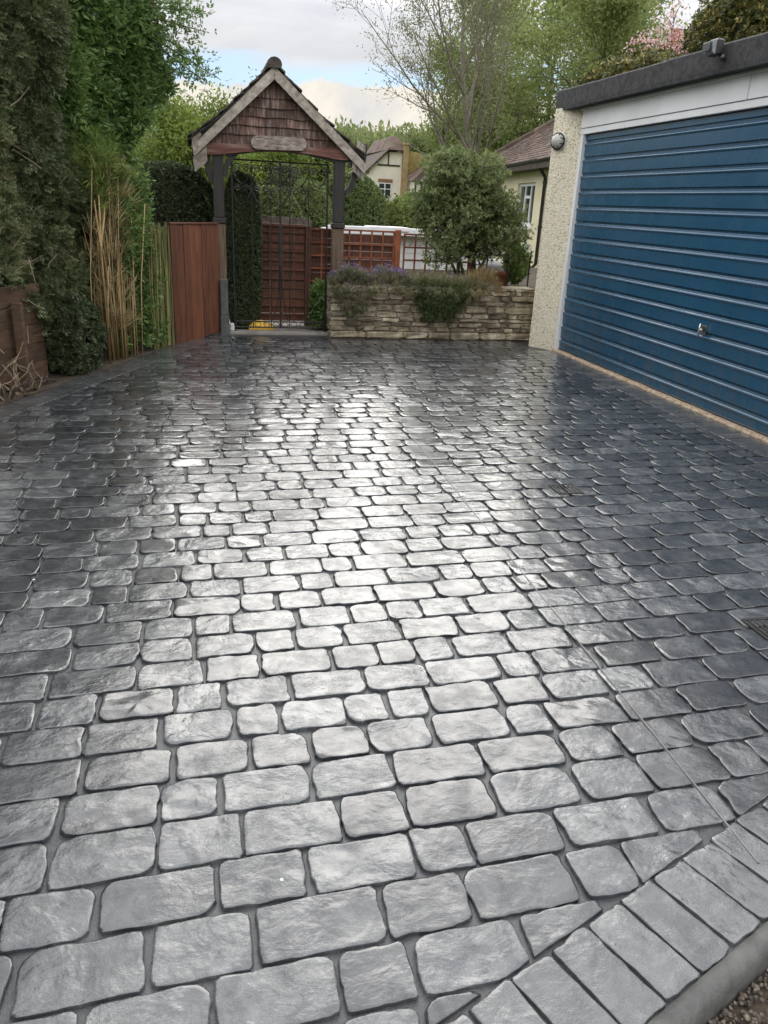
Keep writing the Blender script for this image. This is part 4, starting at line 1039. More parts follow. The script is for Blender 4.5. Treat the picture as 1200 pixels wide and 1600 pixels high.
# hipped roof: stepped courses of plain tiles
EV = 0.34; RISE = 2.35; RUN = 3.3
ru = MB(); ru.add([HP(-6, -EV, GZ), HP(7.0, -EV, GZ), HP(7.0, 6.8, GZ), HP(-6, 6.8, GZ), HP(7.0 - RUN - EV, RUN, GZ + RISE), HP(-6, RUN, GZ + RISE)],
    [(0, 1, 4, 5), (1, 2, 4), (2, 3, 5, 4), (3, 0, 5), (0, 3, 2, 1)]); ru.build('roof', 'roof_tile', hs)
rt = MB(); rows = 34
for r in range(rows):
    t0 = r / rows; t1 = (r + 1.15) / rows
    d0 = -EV - .03 + (RUN + EV) * t0; d1 = -EV - .03 + (RUN + EV) * min(1, t1); zA = GZ + RISE * t0 + .05; zB = GZ + RISE * min(1, t1) + .03
    send = 7.0 - (RUN + EV) * t0; s = -4.0 + (0.085 if r % 2 else 0)
    while s < send - .1:
        j = random.uniform(-.006, .010); e = min(s + .163, send)
        rt.hexa([HP(s, d0, zA - .018 + j), HP(e, d0, zA - .018 + j), HP(e, d1, zB - .018), HP(s, d1, zB - .018)], [HP(s, d0, zA + j), HP(e, d0, zA + j), HP(e, d1, zB), HP(s, d1, zB)]); s += .17
o = rt.build('roof_tiles', 'roof_tile', hs); tag(o, kind='stuff')
ht = MB(); 
for k in range(14):
    a = np.array(HP(7.0 - (RUN + EV) * k / 14, -EV + (RUN + EV) * k / 14, GZ + RISE * k / 14 + .05)); b = np.array(HP(7.0 - (RUN + EV) * (k + 1.1) / 14, -EV + (RUN + EV) * (k + 1.1) / 14, GZ + RISE * (k + 1.1) / 14 + .05))
    ht.tube([a, b], [0.12, 0.10], 8)
o = ht.build('hip_tiles', 'roof_tile', hs); tag(o, kind='stuff')
MB().hexa([HP(-6, -EV + .02, GZ - .13), HP(6.98, -EV + .02, GZ - .13), HP(6.98, -.002, GZ - .13), HP(-6, -.002, GZ - .13)], [HP(-6, -EV + .02, GZ - .002), HP(6.98, -EV + .02, GZ - .002), HP(6.98, -.002, GZ - .002), HP(-6, -.002, GZ - .002)]).build('soffit', 'far_timber', hs)

# ------------------------------------------------------------------ half timbered house far behind
YF = 45.0
fh = thing('timbered_house', (11.4, 47.5, 0), 'distant cream half-timbered house with brick chimney among trees', 'house')
pt = lambda x, y, Y=YF: tuple(P(x, y, Y))
def flat(pts, dep, name, mat, parent=fh): return MB().prism([np.array(p) for p in pts], (0, dep, 0)).build(name, mat, parent)
xa, za = P(578, 262, YF)[0], 0.0
flat([(9.35, YF, 0), (12.0, YF, 0), (12.0, YF, 4.12), (10.35, YF, 4.12), (9.35, YF, 3.2)], 5.0, 'wall', 'far_render')
MB().hexa([(10.28, YF - .3, 4.22), (11.25, YF - .3, 4.22), (11.45, YF + 5.2, 4.22), (10.15, YF + 5.2, 4.22)], [(10.62, YF + .5, 4.95), (10.95, YF + .5, 4.95), (10.95, YF + 5.2, 4.95), (10.62, YF + 5.2, 4.95)]).build('roof', 'roof_tile', fh)
flat([(9.15, YF - .3, 3.05), (10.40, YF - .3, 4.26), (10.39, YF - .3, 4.32), (9.12, YF - .3, 3.12)], 5.4, 'roof_edge', 'far_timber')
flat([(11.14, YF - .35, 0), (11.42, YF - .35, 0), (11.42, YF - .35, 4.5), (11.14, YF - .35, 4.5)], 0.6, 'chimney', 'ochre_brick')
flat([(11.11, YF - .4, 4.5), (11.46, YF - .4, 4.5), (11.46, YF - .4, 4.62), (11.11, YF - .4, 4.62)], 0.7, 'chimney_cap', 'ochre_brick')
flat([(11.43, YF - .10, 3.0), (12.62, YF - .10, 3.75), (12.25, YF - .10, 4.15), (11.43, YF - .10, 4.25)], 0.08, 'side_roof', 'ochre_roof')
MB().hexa([(11.43, YF - 1.3, 2.72), (11.75, YF - 1.3, 2.72), (11.75, YF - .12, 2.8), (11.43, YF - .12, 2.8)], [(12.55, YF - 1.3, 3.72), (12.75, YF - 1.3, 3.62), (12.75, YF - .12, 3.68), (12.55, YF - .12, 3.78)]).build('porch_roof', 'roof_tile', fh)
flat([(11.50, YF - 1.2, 0), (13.6, YF - 1.2, 0), (13.6, YF - 1.2, 2.7), (12.62, YF - 1.2, 3.58), (11.6, YF - 1.2, 2.68)], 1.0, 'wing_wall', 'far_render')
for x in (11.62, 11.95, 12.35, 12.8): flat([(x, YF - 1.24, 0.3), (x + .08, YF - 1.24, 0.3), (x + .08, YF - 1.24, 2.65), (x, YF - 1.24, 2.65)], 0.038, 'timber', 'far_timber')
flat([(11.6, YF - 1.28, 2.62), (13.5, YF - 1.28, 2.62), (13.5, YF - 1.28, 2.72), (11.6, YF - 1.28, 2.72)], 0.038, 'timber', 'far_timber')
flat([(9.8, YF - .04, 3.42), (11.04, YF - .04, 3.42), (11.04, YF - .04, 3.50), (9.8, YF - .04, 3.50)], 0.038, 'timber', 'far_timber')
flat([(10.35, YF - .04, 3.505), (10.42, YF - .04, 3.505), (10.42, YF - .04, 4.1), (10.35, YF - .04, 4.1)], 0.038, 'timber', 'far_timber')
flat([(9.9, YF - .04, 1.56), (11.04, YF - .04, 1.56), (11.04, YF - .04, 1.63), (9.9, YF - .04, 1.63)], 0.038, 'timber', 'far_timber')
wn = flat([(9.86, YF - .05, 1.72), (10.62, YF - .05, 1.72), (10.62, YF - .05, 2.57), (9.86, YF - .05, 2.57)], 0.045, 'window', 'white_paint')
for (a, b, c, d) in ((9.92, 10.21, 1.78, 2.23), (10.27, 10.56, 1.78, 2.23), (9.92, 10.21, 2.28, 2.52), (10.27, 10.56, 2.28, 2.52)):
    flat([(a, YF - .058, c), (b, YF - .058, c), (b, YF - .058, d), (a, YF - .058, d)], 0.007, 'pane', 'window_glass', wn)
flat([(9.86, YF - .06, 2.58), (10.66, YF - .06, 2.58), (10.66, YF - .06, 2.76), (9.86, YF - .06, 2.76)], 0.055, 'lintel', 'brick_far')
# brick chimney with red pot that shows over the garage roof
CHX = P(1058, 60, 24.0)
bh = thing('brick_house', (CHX[0], 26.0, 0), 'hidden house whose red chimney pot shows over the garage roof', 'house')
MB().box((CHX[0] - 0.7, 23.4, 0), (CHX[0] + 5, 29, 2.6)).build('wall', 'brick_far', bh)
MB().hexa([(CHX[0] - 0.9, 23.1, 2.602), (CHX[0] + 5.3, 23.1, 2.602), (CHX[0] + 5.3, 29.3, 2.602), (CHX[0] - 0.9, 29.3, 2.602)], [(CHX[0] - 0.9, 26.1, 4.6), (CHX[0] + 5.3, 26.1, 4.6), (CHX[0] + 5.3, 26.2, 4.6), (CHX[0] - 0.9, 26.2, 4.6)]).build('roof', 'roof_tile', bh)
ch = MB(); ch.box((CHX[0] - .3, 23.8, 2.5), (CHX[0] + .3, 24.4, CHX[2] - .3)); ch.box((CHX[0] - .36, 23.74, CHX[2] - .299), (CHX[0] + .36, 24.46, CHX[2] - .16)); c_ = ch.build('chimney', 'brick_far', bh)
MB().lathe((CHX[0], 24.1, CHX[2] - .158), [(0.20, 0), (0.17, .1), (0.15, .36), (0.18, .40), (0.13, .41)], 14).build('chimney_pot', 'terracotta', c_, True)

# ------------------------------------------------------------------ foliage
def rot_to(dirs, spin):
    """rotation matrices taking +Z to dirs with a random spin"""
    d = dirs / (np.linalg.norm(dirs, axis=1, keepdims=True) + 1e-9)
    ref = np.where(np.abs(d[:, 2:3]) < 0.9, np.array([[0, 0, 1.0]]), np.array([[1.0, 0, 0]]))
    a = np.cross(ref, d); a /= np.linalg.norm(a, axis=1, keepdims=True); b = np.cross(d, a)
    c, s = np.cos(spin)[:, None], np.sin(spin)[:, None]
    return np.stack([a * c + b * s, -a * s + b * c, d], axis=2)
def leaflet(base, dirn, side, ln, wd, fold=0.15):
    base = np.array(base, float); dirn = np.array(dirn, float); side = np.array(side, float)
    nrm = np.cross(dirn, side)
    return [base, base + dirn * ln * 0.45 + side * wd / 2 + nrm * wd * fold, base + dirn * ln, base + dirn * ln * 0.45 - side * wd / 2 + nrm * wd * fold]
def tmpl(leaves):
    V = []; F = []
    for l in leaves: n = len(V); V += l; F += [(n, n + 1, n + 2), (n, n + 2, n + 3)]
    return np.array(V), np.array(F)
rr_ = random.Random(3)
def unit(v): v = np.array(v, float); return v / np.linalg.norm(v)
def T_needles(n, ln, wd, axis):
    L_ = []
    for k in range(n):
        t = k / n; a = math.pi * (k % 2) + rr_.uniform(-.6, .6); d = unit((math.cos(a), math.sin(a) * 0.6, 0.75)); L_.append(leaflet((0, 0, axis * t), d, unit(np.cross(d, (rr_.uniform(-.5, .5), 1, rr_.uniform(-.3, .3)))), ln * (1 - .35 * t), wd))
    return tmpl(L_)
def T_pinnate(n, ln, wd, axis):
    L_ = [leaflet((0, 0, axis * .9), unit((0, 0.2, 1)), (1, 0, 0), ln, wd)]
    for k in range(n):
        z_ = axis * (0.25 + 0.6 * k / n)
        for sg in (-1, 1):
            d = unit((sg, -.25, 0.55)); L_.append(leaflet((0, 0, z_), d, unit(np.cross(d, (0, 1, 0.2))), ln * rr_.uniform(.8, 1), wd, .2))
    return tmpl(L_)
def T_rosette(n, ln, wd, up=0.6):
    L_ = []
    for k in range(n):
        a = 2 * math.pi * k / n + rr_.uniform(-.4, .4); d = unit((math.cos(a), math.sin(a), up * rr_.uniform(.2, 1.8))); L_.append(leaflet(d * ln * .12 * rr_.random(), d, unit(np.cross(d, (rr_.uniform(-.6, .6), rr_.uniform(-.6, .6), 1))), ln * rr_.uniform(.7, 1.1), wd))
    return tmpl(L_)
def T_cloud(n, rad, ln, wd):
    L_ = []
    for k in range(n):
        p = np.array([rr_.gauss(0, rad), rr_.gauss(0, rad), rr_.gauss(0, rad)]); d = unit((rr_.gauss(0, 1), rr_.gauss(0, 1), rr_.gauss(0, 1))); L_.append(leaflet(p, d, unit(np.cross(d, (rr_.gauss(0, 1), rr_.gauss(0, 1), rr_.gauss(0, 1)))), ln * rr_.uniform(.7, 1.2), wd))
    return tmpl(L_)
def T_blades(n, ln, wd, spread):
    L_ = []
    for k in range(n):
        a = 2 * math.pi * rr_.random(); s = spread * rr_.random(); d = unit((s * math.cos(a), s * math.sin(a), 1)); L_.append(leaflet((0.01 * math.cos(a), 0.01 * math.sin(a), 0), d, unit(np.cross(d, (rr_.uniform(-1, 1), rr_.uniform(-1, 1), 0.1))), ln * rr_.uniform(.6, 1.1), wd))
    return tmpl(L_)
def scatter(tm, pos, dirs, scale, v=None, vj=0.18):
    tv, tf = tm; K = len(pos); n = len(tv)
    Rm = rot_to(dirs, rng.uniform(0, 6.283, K))
    V = np.einsum('kij,nj->kni', Rm, tv) * scale[:, None, None] + pos[:, None, :]
    F = tf[None] + n * np.arange(K)[:, None, None]
    if v is None: v = rng.random(K)
    a = np.repeat(v[:, None], n, 1) + np.repeat(rng.normal(0, vj, (K, n // 4)), 4, axis=1)
    return V.reshape(-1, 3), F.reshape(-1, 3), np.clip(a.ravel(), 0, 1)
def foliage(name, mat, parts, parent=None):
    Vs, Fs, As = [], [], []; n = 0
    for V, F, A in parts: Vs.append(V); Fs.append(F + n); As.append(A); n += len(V)
    V = np.concatenate(Vs); F = np.concatenate(Fs)
    return put(name, mesh_np(name, V, F.ravel(), np.full(len(F), 3), False, np.concatenate(As)), mat, parent)
def rdir(K, bias=(0, 0, 0), k=1.0):
    d = rng.normal(0, 1, (K, 3)); d /= np.linalg.norm(d, axis=1, keepdims=True); return d * k + np.array(bias)

def lump(name, mat, V, F, parent): 
    return put(name, mesh_np(name, V, np.array(F).ravel(), np.full(len(F), 4), True, rng.random(len(V))), mat, parent)

# branching skeleton
def grow(p, d, ln, r, lev, opt, segs, tips):
    nseg = opt['seg'][min(lev, len(opt['seg']) - 1)]; pts = [np.array(p, float)]; rad = [r]; dd = unit(d); wob = opt['wob']
    for i in range(nseg):
        dd = unit(dd + np.array([random.gauss(0, wob), random.gauss(0, wob), random.gauss(0, wob) + opt['up'] * 0.1])); pts.append(pts[-1] + dd * ln / nseg); rad.append(r * (1 - (i + 1) / nseg * (0.82 if lev else 0.75)))
    segs.append((pts, rad, lev))
    if lev >= opt['levels']:
        for q in pts[1:]: tips.append((q, dd))
        return
    nc = opt['kids'][min(lev, len(opt['kids']) - 1)]
    for k in range(nc):
        t = opt['start'][min(lev, len(opt['start']) - 1)] + (1 - opt['start'][min(lev, len(opt['start']) - 1)]) * (k + random.random()) / nc
        f = t * nseg; i = min(int(f), nseg - 1); q = pts[i] + (pts[i + 1] - pts[i]) * (f - i)
        ax = unit(pts[i + 1] - pts[i]); a = unit(np.cross(ax, np.array([random.gauss(0, 1), random.gauss(0, 1), random.gauss(0, 1)])))
        ang = R(opt['ang'] * random.uniform(0.7, 1.25)); nd = ax * math.cos(ang) + a * math.sin(ang) + np.array([0, 0, opt['up'] * .35])
        grow(q, nd, ln * opt['ratio'] * (1.15 - 0.55 * t) * random.uniform(.8, 1.15), rad[i] * 0.58, lev + 1, opt, segs, tips)
def branches(name, mat, segs, parent, minr=0.0):
    mb = MB()
    for pts, rad, lev in segs: mb.tube(pts, [max(x, minr) for x in rad], 7 if lev == 0 else (5 if lev == 1 else 3), cap=False)
    return mb.build(name, mat, parent, True)
def tree(name, label, base, height, opt, leaf, tm, nleaf, spread, scale, bark='bark', group=None, cat='tree', lean=(0, 0, 1), r0=None, minr=0.0, tip_leaf=True, seed=0, vbias=0.0):
    random.seed(seed + 11)
    t = thing(name, base, label, cat, group); segs = []; tips = []
    grow(base, lean, height, r0 or height * 0.018, 0, opt, segs, tips)
    trunk = [s for s in segs if s[2] == 0]; rest = [s for s in segs if s[2] > 0]
    branches('trunk', bark, trunk, t, minr); branches('branches', bark, rest, t, minr)
    if nleaf:
        ip = rng.integers(0, len(tips), nleaf); tp = np.array([x[0] for x in tips])[ip]; td = np.array([x[1] for x in tips])[ip]
        clump = fbm(tp * (2.2 / max(spread, .2)) * 0.35, 3)
        pos = tp + rng.normal(0, spread, (nleaf, 3)) * np.array([1, 1, .8])
        v = np.clip(0.5 + vbias + 0.35 * clump + rng.normal(0, .12, nleaf), 0, 1)
        foliage('crown', leaf, [scatter(tm, pos, td * .6 + rdir(nleaf), scale * rng.uniform(.7, 1.3, nleaf), v)], t)
    return t

EDGE_L = lambda s, d=0.0: pL(s) + N_L * (BW + 0.01 + d)         # a point along the left edge of the drive, d metres into the bed
# parameters s: 0.4 .. 3.3 is what the camera sees; the hedge runs on out of frame towards the viewer

# --- tall conifer hedge -------------------------------------------------------------
hd = thing('conifer_hedge', (*EDGE_L(-1.5, .7), 0), 'tall dark conifer hedge on the far left of the driveway', 'hedge')
tmN = T_needles(9, 0.034, 0.010, 0.060)
def hedge_face(K, s0, s1, z0, z1, d0, amp):
    s = rng.uniform(s0, s1, K); zz = rng.uniform(z0, z1, K)
    bul = fbm(np.c_[s * 1.5, zz * 1.5, np.full(K, 4.1)], 4) * amp + fbm(np.c_[s * 6, zz * 6, np.full(K, 8.1)], 3) * 0.10
    return s, zz, bul
def lower(s): return 0.03 + 0.76 * np.clip((1.30 - s) / 0.4, 0, 1)        # hedge skirt lifts towards the viewer, where the boards show
K = 30000
s, zz, bul = hedge_face(K, -2.4, 1.95, 0.0, 3.15, .1, .28)
keep = zz > lower(s) + rng.uniform(-.05, .25, K) * (s < 1.3)
hole = (np.abs(s - 0.25) < 0.30) & (np.abs(zz - 0.95) < 0.20) & (rng.random(K) < 0.88); keep &= ~hole
dep = 0.16 + bul + np.abs(rng.normal(0, .085, K)) + 0.12 * np.clip((zz - 2.6) / .6, 0, 1) - 0.06 * np.clip((zz - 1.0), 0, 1)
dep += 0.15 * np.clip((s - 1.55) / .4, 0, 1)
dep = np.maximum(dep, 0.0)
xy = A_L[None] + U_L[None] * s[:, None] + N_L[None] * (BW + 0.01 + dep)[:, None]
pos = np.c_[xy, zz][keep]; Kk = len(pos)
dirs = rdir(Kk, (-N_L[0] * .7, -N_L[1] * .7, 0.1))
cl = np.clip(0.45 + 0.5 * fbm(pos * 2.3, 3) + rng.normal(0, .13, Kk), 0, 1)
parts = [scatter(tmN, pos, dirs, rng.uniform(.8, 1.5, Kk), cl)]
# top and out-of-frame run
K2 = 5000; s2 = rng.uniform(-6.5, 1.6, K2); dd2 = rng.uniform(.1, 1.5, K2); xy2 = A_L[None] + U_L[None] * s2[:, None] + N_L[None] * (BW + dd2)[:, None]
parts.append(scatter(tmN, np.c_[xy2, 3.05 + 0.2 * fbm(np.c_[xy2 * 1.5, np.zeros(K2)], 3)], rdir(K2, (0, 0, .8)), rng.uniform(1.5, 3.0, K2)))
K3 = 6000; s3 = rng.uniform(-6.5, -2.3, K3); z3 = rng.uniform(.1, 3.1, K3); xy3 = A_L[None] + U_L[None] * s3[:, None] + N_L[None] * (BW + .15 + rng.uniform(0, .2, K3))[:, None]
parts.append(scatter(tmN, np.c_[xy3, z3], rdir(K3, (.6, -.3, .1)), rng.uniform(2, 3.5, K3)))
foliage('foliage', 'leaf_conifer', parts, hd)
# added solid sheets inside the hedge: block light, dark colour imitates shade
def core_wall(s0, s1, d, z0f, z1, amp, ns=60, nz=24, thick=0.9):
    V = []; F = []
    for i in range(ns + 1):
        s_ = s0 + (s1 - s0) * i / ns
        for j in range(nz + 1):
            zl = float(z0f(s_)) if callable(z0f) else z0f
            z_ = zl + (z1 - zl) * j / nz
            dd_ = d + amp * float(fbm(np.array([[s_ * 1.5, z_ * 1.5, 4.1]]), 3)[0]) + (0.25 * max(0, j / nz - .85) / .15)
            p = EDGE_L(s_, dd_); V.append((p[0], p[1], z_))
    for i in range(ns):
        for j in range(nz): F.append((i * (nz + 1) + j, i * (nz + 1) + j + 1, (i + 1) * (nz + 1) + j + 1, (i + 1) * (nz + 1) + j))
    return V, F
V, F = core_wall(1.05, 1.90, 0.48, 0.0, 3.0, .28); lump('shade_core', 'core_shade_dark', V, F, hd)
V, F = core_wall(-6.5, 0.02, 0.48, lambda s: lower(s), 3.0, .28); lump('shade_core', 'core_shade_dark', V, F, hd)
V, F = core_wall(0.0205, 1.0495, 0.48, 1.25, 3.0, .28, 20); lump('shade_core', 'core_shade_dark', V, F, hd)
V, F = core_wall(1.9005, 3.1, .58, 0.0, 1.4, .12, 30); lump('shade_core', 'core_shade_dark', V, F, hd)  # added dark fill that closes the see-through gap behind the canes
# stems and dead twigs poking out
mb = MB()
for k in range(9):
    s_ = 0.1 + 0.16 * k; p = EDGE_L(s_, .38 + random.uniform(-.08, .15)); mb.tube([(p[0], p[1], 0), (p[0] + random.uniform(-.1, .1), p[1] + random.uniform(-.1, .1), 0.8), (p[0] + random.uniform(-.2, .2), p[1] + .1, 1.8)], [0.035, 0.026, .01], 6)
mb.build('stems', 'bark', hd, True)
mb = MB()
for k in range(45):
    s_ = random.uniform(0.2, 1.6); z_ = random.uniform(0.3, 3.0); p = EDGE_L(s_, random.uniform(-.06, .25)); q = np.array([p[0], p[1], z_]); d = unit((random.gauss(0, 1), random.gauss(0, .6), random.gauss(.4, .7)))
    mb.tube([q, q + d * random.uniform(.04, .10), q + d * random.uniform(.11, .22) + np.array([0, 0, random.uniform(-.03, .03)])], [0.0035, 0.0025, .0015], 4)
tag(mb.build('dead_twigs', 'dry_twig', hd), kind='stuff')

# --- retaining boards with dead roots at the foot -----------------------------------
rb = thing('retaining_boards', (*EDGE_L(0.3, .4), 0), 'dark brown retaining boards under the left hedge', 'boards')
for k in range(5):
    a = EDGE_L(-1.6, .30); b = EDGE_L(1.22, .22); a2 = EDGE_L(-1.6, .33); b2 = EDGE_L(1.22, .25); z_ = 0.0 + .145 * k; jx = random.uniform(-.006, .006)
    MB().hexa([(a[0], a[1], z_), (b[0], b[1], z_), (b2[0], b2[1], z_), (a2[0], a2[1], z_)], [(a[0], a[1], z_ + .141), (b[0], b[1], z_ + .141), (b2[0], b2[1], z_ + .141), (a2[0], a2[1], z_ + .141)]).build('board', 'old_board', rb)
for s_ in (0.86, -.3):
    a = EDGE_L(s_, .17); MB().cbox((a[0] - .035, a[1] - .035, 0), (a[0] + .035, a[1] + .035, .62), .006).build('stake', 'old_board', rb)
rts = thing('dead_roots', (*EDGE_L(0.25, .15), 0), 'tangle of pale dead roots and stems in the bottom left bed', 'roots')
mb = MB()
for k in range(24):
    s_ = random.gauss(0.62, .16); p = EDGE_L(s_, random.uniform(.02, .16)); q = np.array([p[0], p[1], 0.0]); pts = [q]; d = np.array([random.gauss(0, .5), random.gauss(0, .5), 1.0])
    for i in range(5): d = unit(d + np.array([random.gauss(0, .5), random.gauss(0, .5), random.gauss(0, .3)])); pts.append(pts[-1] + d * random.uniform(.05, .1))
    mb.tube(pts, [.010 * random.uniform(.4, 1.2) * (1 - .14 * i) for i in range(6)], 5)
mb.build('stems', 'dry_twig', rts, True)
mb = MB()
for k in range(14):
    s_ = random.uniform(0.3, 1.1); p = EDGE_L(s_, random.uniform(.02, .2)); d = unit((random.gauss(0, 1), random.gauss(0, 1), .3)); q = np.array([p[0], p[1], .02]); mb.tube([q - d * .1, q + np.array([0, 0, .02]), q + d * .15], [.006, .010, .004], 5)
mb.build('twigs', 'dark_twig', rts, True)
# low evergreen skirt bush
lb = thing('low_bush', (*EDGE_L(1.0, .25), 0), 'low dark evergreen bush at the foot of the conifer hedge', 'bush')
K = 7000; u_ = rdir(K); c = np.array([*EDGE_L(1.52, .18), 0.28]); rad = (1 + .25 * fbm(u_ * 2.5, 3))[:, None] * np.array([.24, .30, .34]) * (1 - np.abs(rng.normal(0, .12, K)))[:, None]
pos = c + u_ * rad; pos[:, 2] = np.maximum(pos[:, 2], .02); e = np.array([np.dot(N_L, q[:2] - EDGE_L(0)) for q in pos]); pos = pos[e > -.01]
foliage('foliage', 'leaf_box', [scatter(T_needles(7, .028, .011, .04), pos, rdir(len(pos), (.3, -.3, .3)), rng.uniform(.8, 1.4, len(pos)), np.clip(rng.normal(.35, .2, len(pos)), 0, 1))], lb)
mb = MB()
for k in range(7): p = EDGE_L(1.52 + random.uniform(-.15, .15), .2); mb.tube([(p[0], p[1], 0), (p[0] + random.gauss(0, .1), p[1] + random.gauss(0, .1), .4)], [.012, .005], 5)
mb.build('stems', 'bark', lb)

# --- dry cane clump ------------------------------------------------------------------
dc = thing('dry_cane_clump', (*EDGE_L(1.75, .12), 0), 'clump of tall straw coloured dead canes beside the hedge', 'canes', 'cane clumps by the fence')
for k in range(64):
    s_ = random.gauss(2.12, .13); p = EDGE_L(s_, random.uniform(.03, .26)); h_ = random.uniform(.7, 1.62); q = np.array([p[0], p[1], 0.0]); ln = np.array([random.gauss(0, .045), random.gauss(0, .045), 0])
    MB().tube([q, q + ln * .4 + np.array([0, 0, h_ * .5]), q + ln * 1.4 + np.array([0, 0, h_])], [.0055 * random.uniform(.5, 1.5), .005, .003], 5).build('cane', 'dry_cane', dc, True)
p = EDGE_L(1.88, .06)
for (dx, h_) in ((-.02, 1.33), (0.015, 1.38), (.055, 1.30)):
    MB().tube([(p[0], p[1], .0), (p[0], p[1], .98), (p[0] + dx * .8, p[1], 1.2), (p[0] + dx, p[1], h_)], [.010, .009, .008, .004], 6).build('cane', 'dry_cane', dc, True)
K = 480; s = rng.normal(2.12, .11, K); zz = rng.uniform(.15, 1.55, K) ** .8 * 1.1; xy = A_L + U_L * s[:, None] + N_L * (BW + rng.uniform(.0, .26, K))[:, None]
foliage('dry_blades', 'dry_blade', [scatter(T_blades(4, .17, .007, .6), np.c_[xy, zz], rdir(K, (0, 0, 1.2)), rng.uniform(.6, 1.2, K))], dc)
K = 420; s = rng.normal(2.08, .15, K); xy = A_L + U_L * s[:, None] + N_L * (BW + rng.uniform(.0, .3, K))[:, None]
foliage('fresh_blades', 'fresh_blade', [scatter(T_blades(5, .16, .010, .9), np.c_[xy, rng.normal(1.52, .13, K)], rdir(K, (0, 0, .9)), rng.uniform(.6, 1.2, K))], dc)
# --- green cane screen next to the fence --------------------------------------------
gc = thing('green_cane_screen', (*EDGE_L(2.95, .05), 0), 'row of thin green and yellow bamboo canes against the board fence', 'canes', 'cane clumps by the fence')
for k in range(92):
    s_ = 2.66 + .46 * k / 92 + random.gauss(0, .01); p = EDGE_L(s_, .03 + random.uniform(-.02, .05)); h_ = 1.10 + random.uniform(-.05, .06)
    MB().tube([(p[0], p[1], 0), (p[0] + random.gauss(0, .012), p[1], h_ * .5), (p[0] + random.gauss(0, .02), p[1], h_)], [.0065, .006, .004], 5).build('cane', 'green_cane', gc)

# --- leafy elder / climber ------------------------------------------------------------
el_ = thing('elder_tree', (*EDGE_L(2.2, .55), 0), 'tall leafy green elder growing over the left fence', 'tree')
tmE = T_pinnate(2, .068, .026, .085)
parts = []
def face_leaves(K, s0, s1, z0, z1, d0, amp, sc0, bias=(.5, -.5, .35), fill=None, vb=0.0):
    s = rng.uniform(s0, s1, K); zz = rng.uniform(z0, z1, K)
    bul = fbm(np.c_[s * 1.8, zz * 1.8, np.full(K, 14.1)], 4) * amp
    dep = d0 + bul + np.abs(rng.normal(0, .10, K))
    xy = A_L + U_L * s[:, None] + N_L * (BW + dep)[:, None]; pos = np.c_[xy, zz]
    if fill is not None: pos = pos[fill(s, zz, rng.random(K))]
    k = len(pos); v = np.clip(.42 + vb + .45 * fbm(pos * 3.0, 3) + rng.normal(0, .12, k), 0, 1)
    return scatter(tmE, pos, rdir(k, bias), sc0 * rng.uniform(.7, 1.25, k), v)
parts.append(face_leaves(5600, 1.70, 2.95, 1.30, 3.25, .30, .30, 1.0, fill=lambda s, z_, r: (s > 1.80 + .18 * np.sin(z_ * 4)) | (r < .3)))
parts.append(face_leaves(3000, 2.15, 2.85, 0.05, 1.55, .10, .16, .78))
parts.append(face_leaves(1500, 2.62, 3.25, 1.25, 2.3, .55, .30, .85, vb=-.1))
parts.append(face_leaves(2600, 2.80, 3.38, 1.95, 3.3, .20, .22, .85, fill=lambda s, z_, r: s < 3.05 + .36 * np.clip((z_ - 2.05) / .35, 0, 1)))
# overhanging sprays against the sky
K = 800; t = rng.random(K) * .9; a0 = np.array([*EDGE_L(2.6, .35), 2.75]); ends = np.array([P(322, y, 8.5) for y in (18, 50, 95, 128)]); ends = np.concatenate([ends, [P(300, 5, 8.5)], [P(345, 125, 8.6)]])
e = ends[rng.integers(0, len(ends), K)]; pos = a0 + (e - a0) * (t ** .75)[:, None] + rng.normal(0, .075, (K, 3)); parts.append(scatter(tmE, pos, rdir(K, (.5, -.2, -.1)), .62 * rng.uniform(.7, 1.2, K), np.clip(rng.normal(.3, .15, K), 0, 1)))
foliage('crown', 'leaf_elder', parts, el_)
V, F = core_wall(1.75, 3.2, .72, 0.9, 3.0, .25, 30); lump('shade_core', 'core_shade_dark', V, F, el_)  # added dark sheet behind the elder leaves, stops light leaking through
mb = MB()
for k in range(6):
    p = EDGE_L(1.9 + .17 * k, .5 + random.uniform(-.1, .1)); mb.tube([(p[0], p[1], 0), (p[0] + random.gauss(0, .06), p[1], 1.0), (p[0] + random.gauss(.05, .12), p[1] + .1, 2.6)], [.035, .028, .012], 6)
for e in ends: mb.tube([a0, (a0 + e) / 2 + np.array([0, 0, .05]), e], [.014, .009, .003], 5)
mb.build('trunk', 'bark', el_, True)
# feathery fresh shoot above the canes
fs = thing('fern_shoot', (*EDGE_L(2.1, .15), 0), 'bright green arching shoot beside the dead canes', 'plant')
mb = MB(); parts = []
for k in range(11):
    a = 2 * math.pi * k / 11; b = np.array([*EDGE_L(2.16, .10), 1.45]); d = np.array([math.cos(a) * .6, math.sin(a) * .6, 1.0]); pts = [b, b + d * .10, b + d * .17 + np.array([math.cos(a), math.sin(a), -.2]) * .06, b + d * .19 + np.array([math.cos(a), math.sin(a), -.9]) * .10]; mb.tube(pts, [.003, .0025, .002, .001], 4)
    for t in np.linspace(.2, 1, 9):
        i = min(int(t * 3), 2); q = pts[i] + (pts[i + 1] - pts[i]) * (t * 3 - i); parts.append(scatter(T_rosette(4, .055, .012, .2), np.array([q]), np.array([d]), np.array([1.0])))
mb.tube([(b[0], b[1], 0), b], [.008, .004], 5)
mb.build('stems', 'green_cane', fs); foliage('leaves', 'fresh_blade', parts, fs)

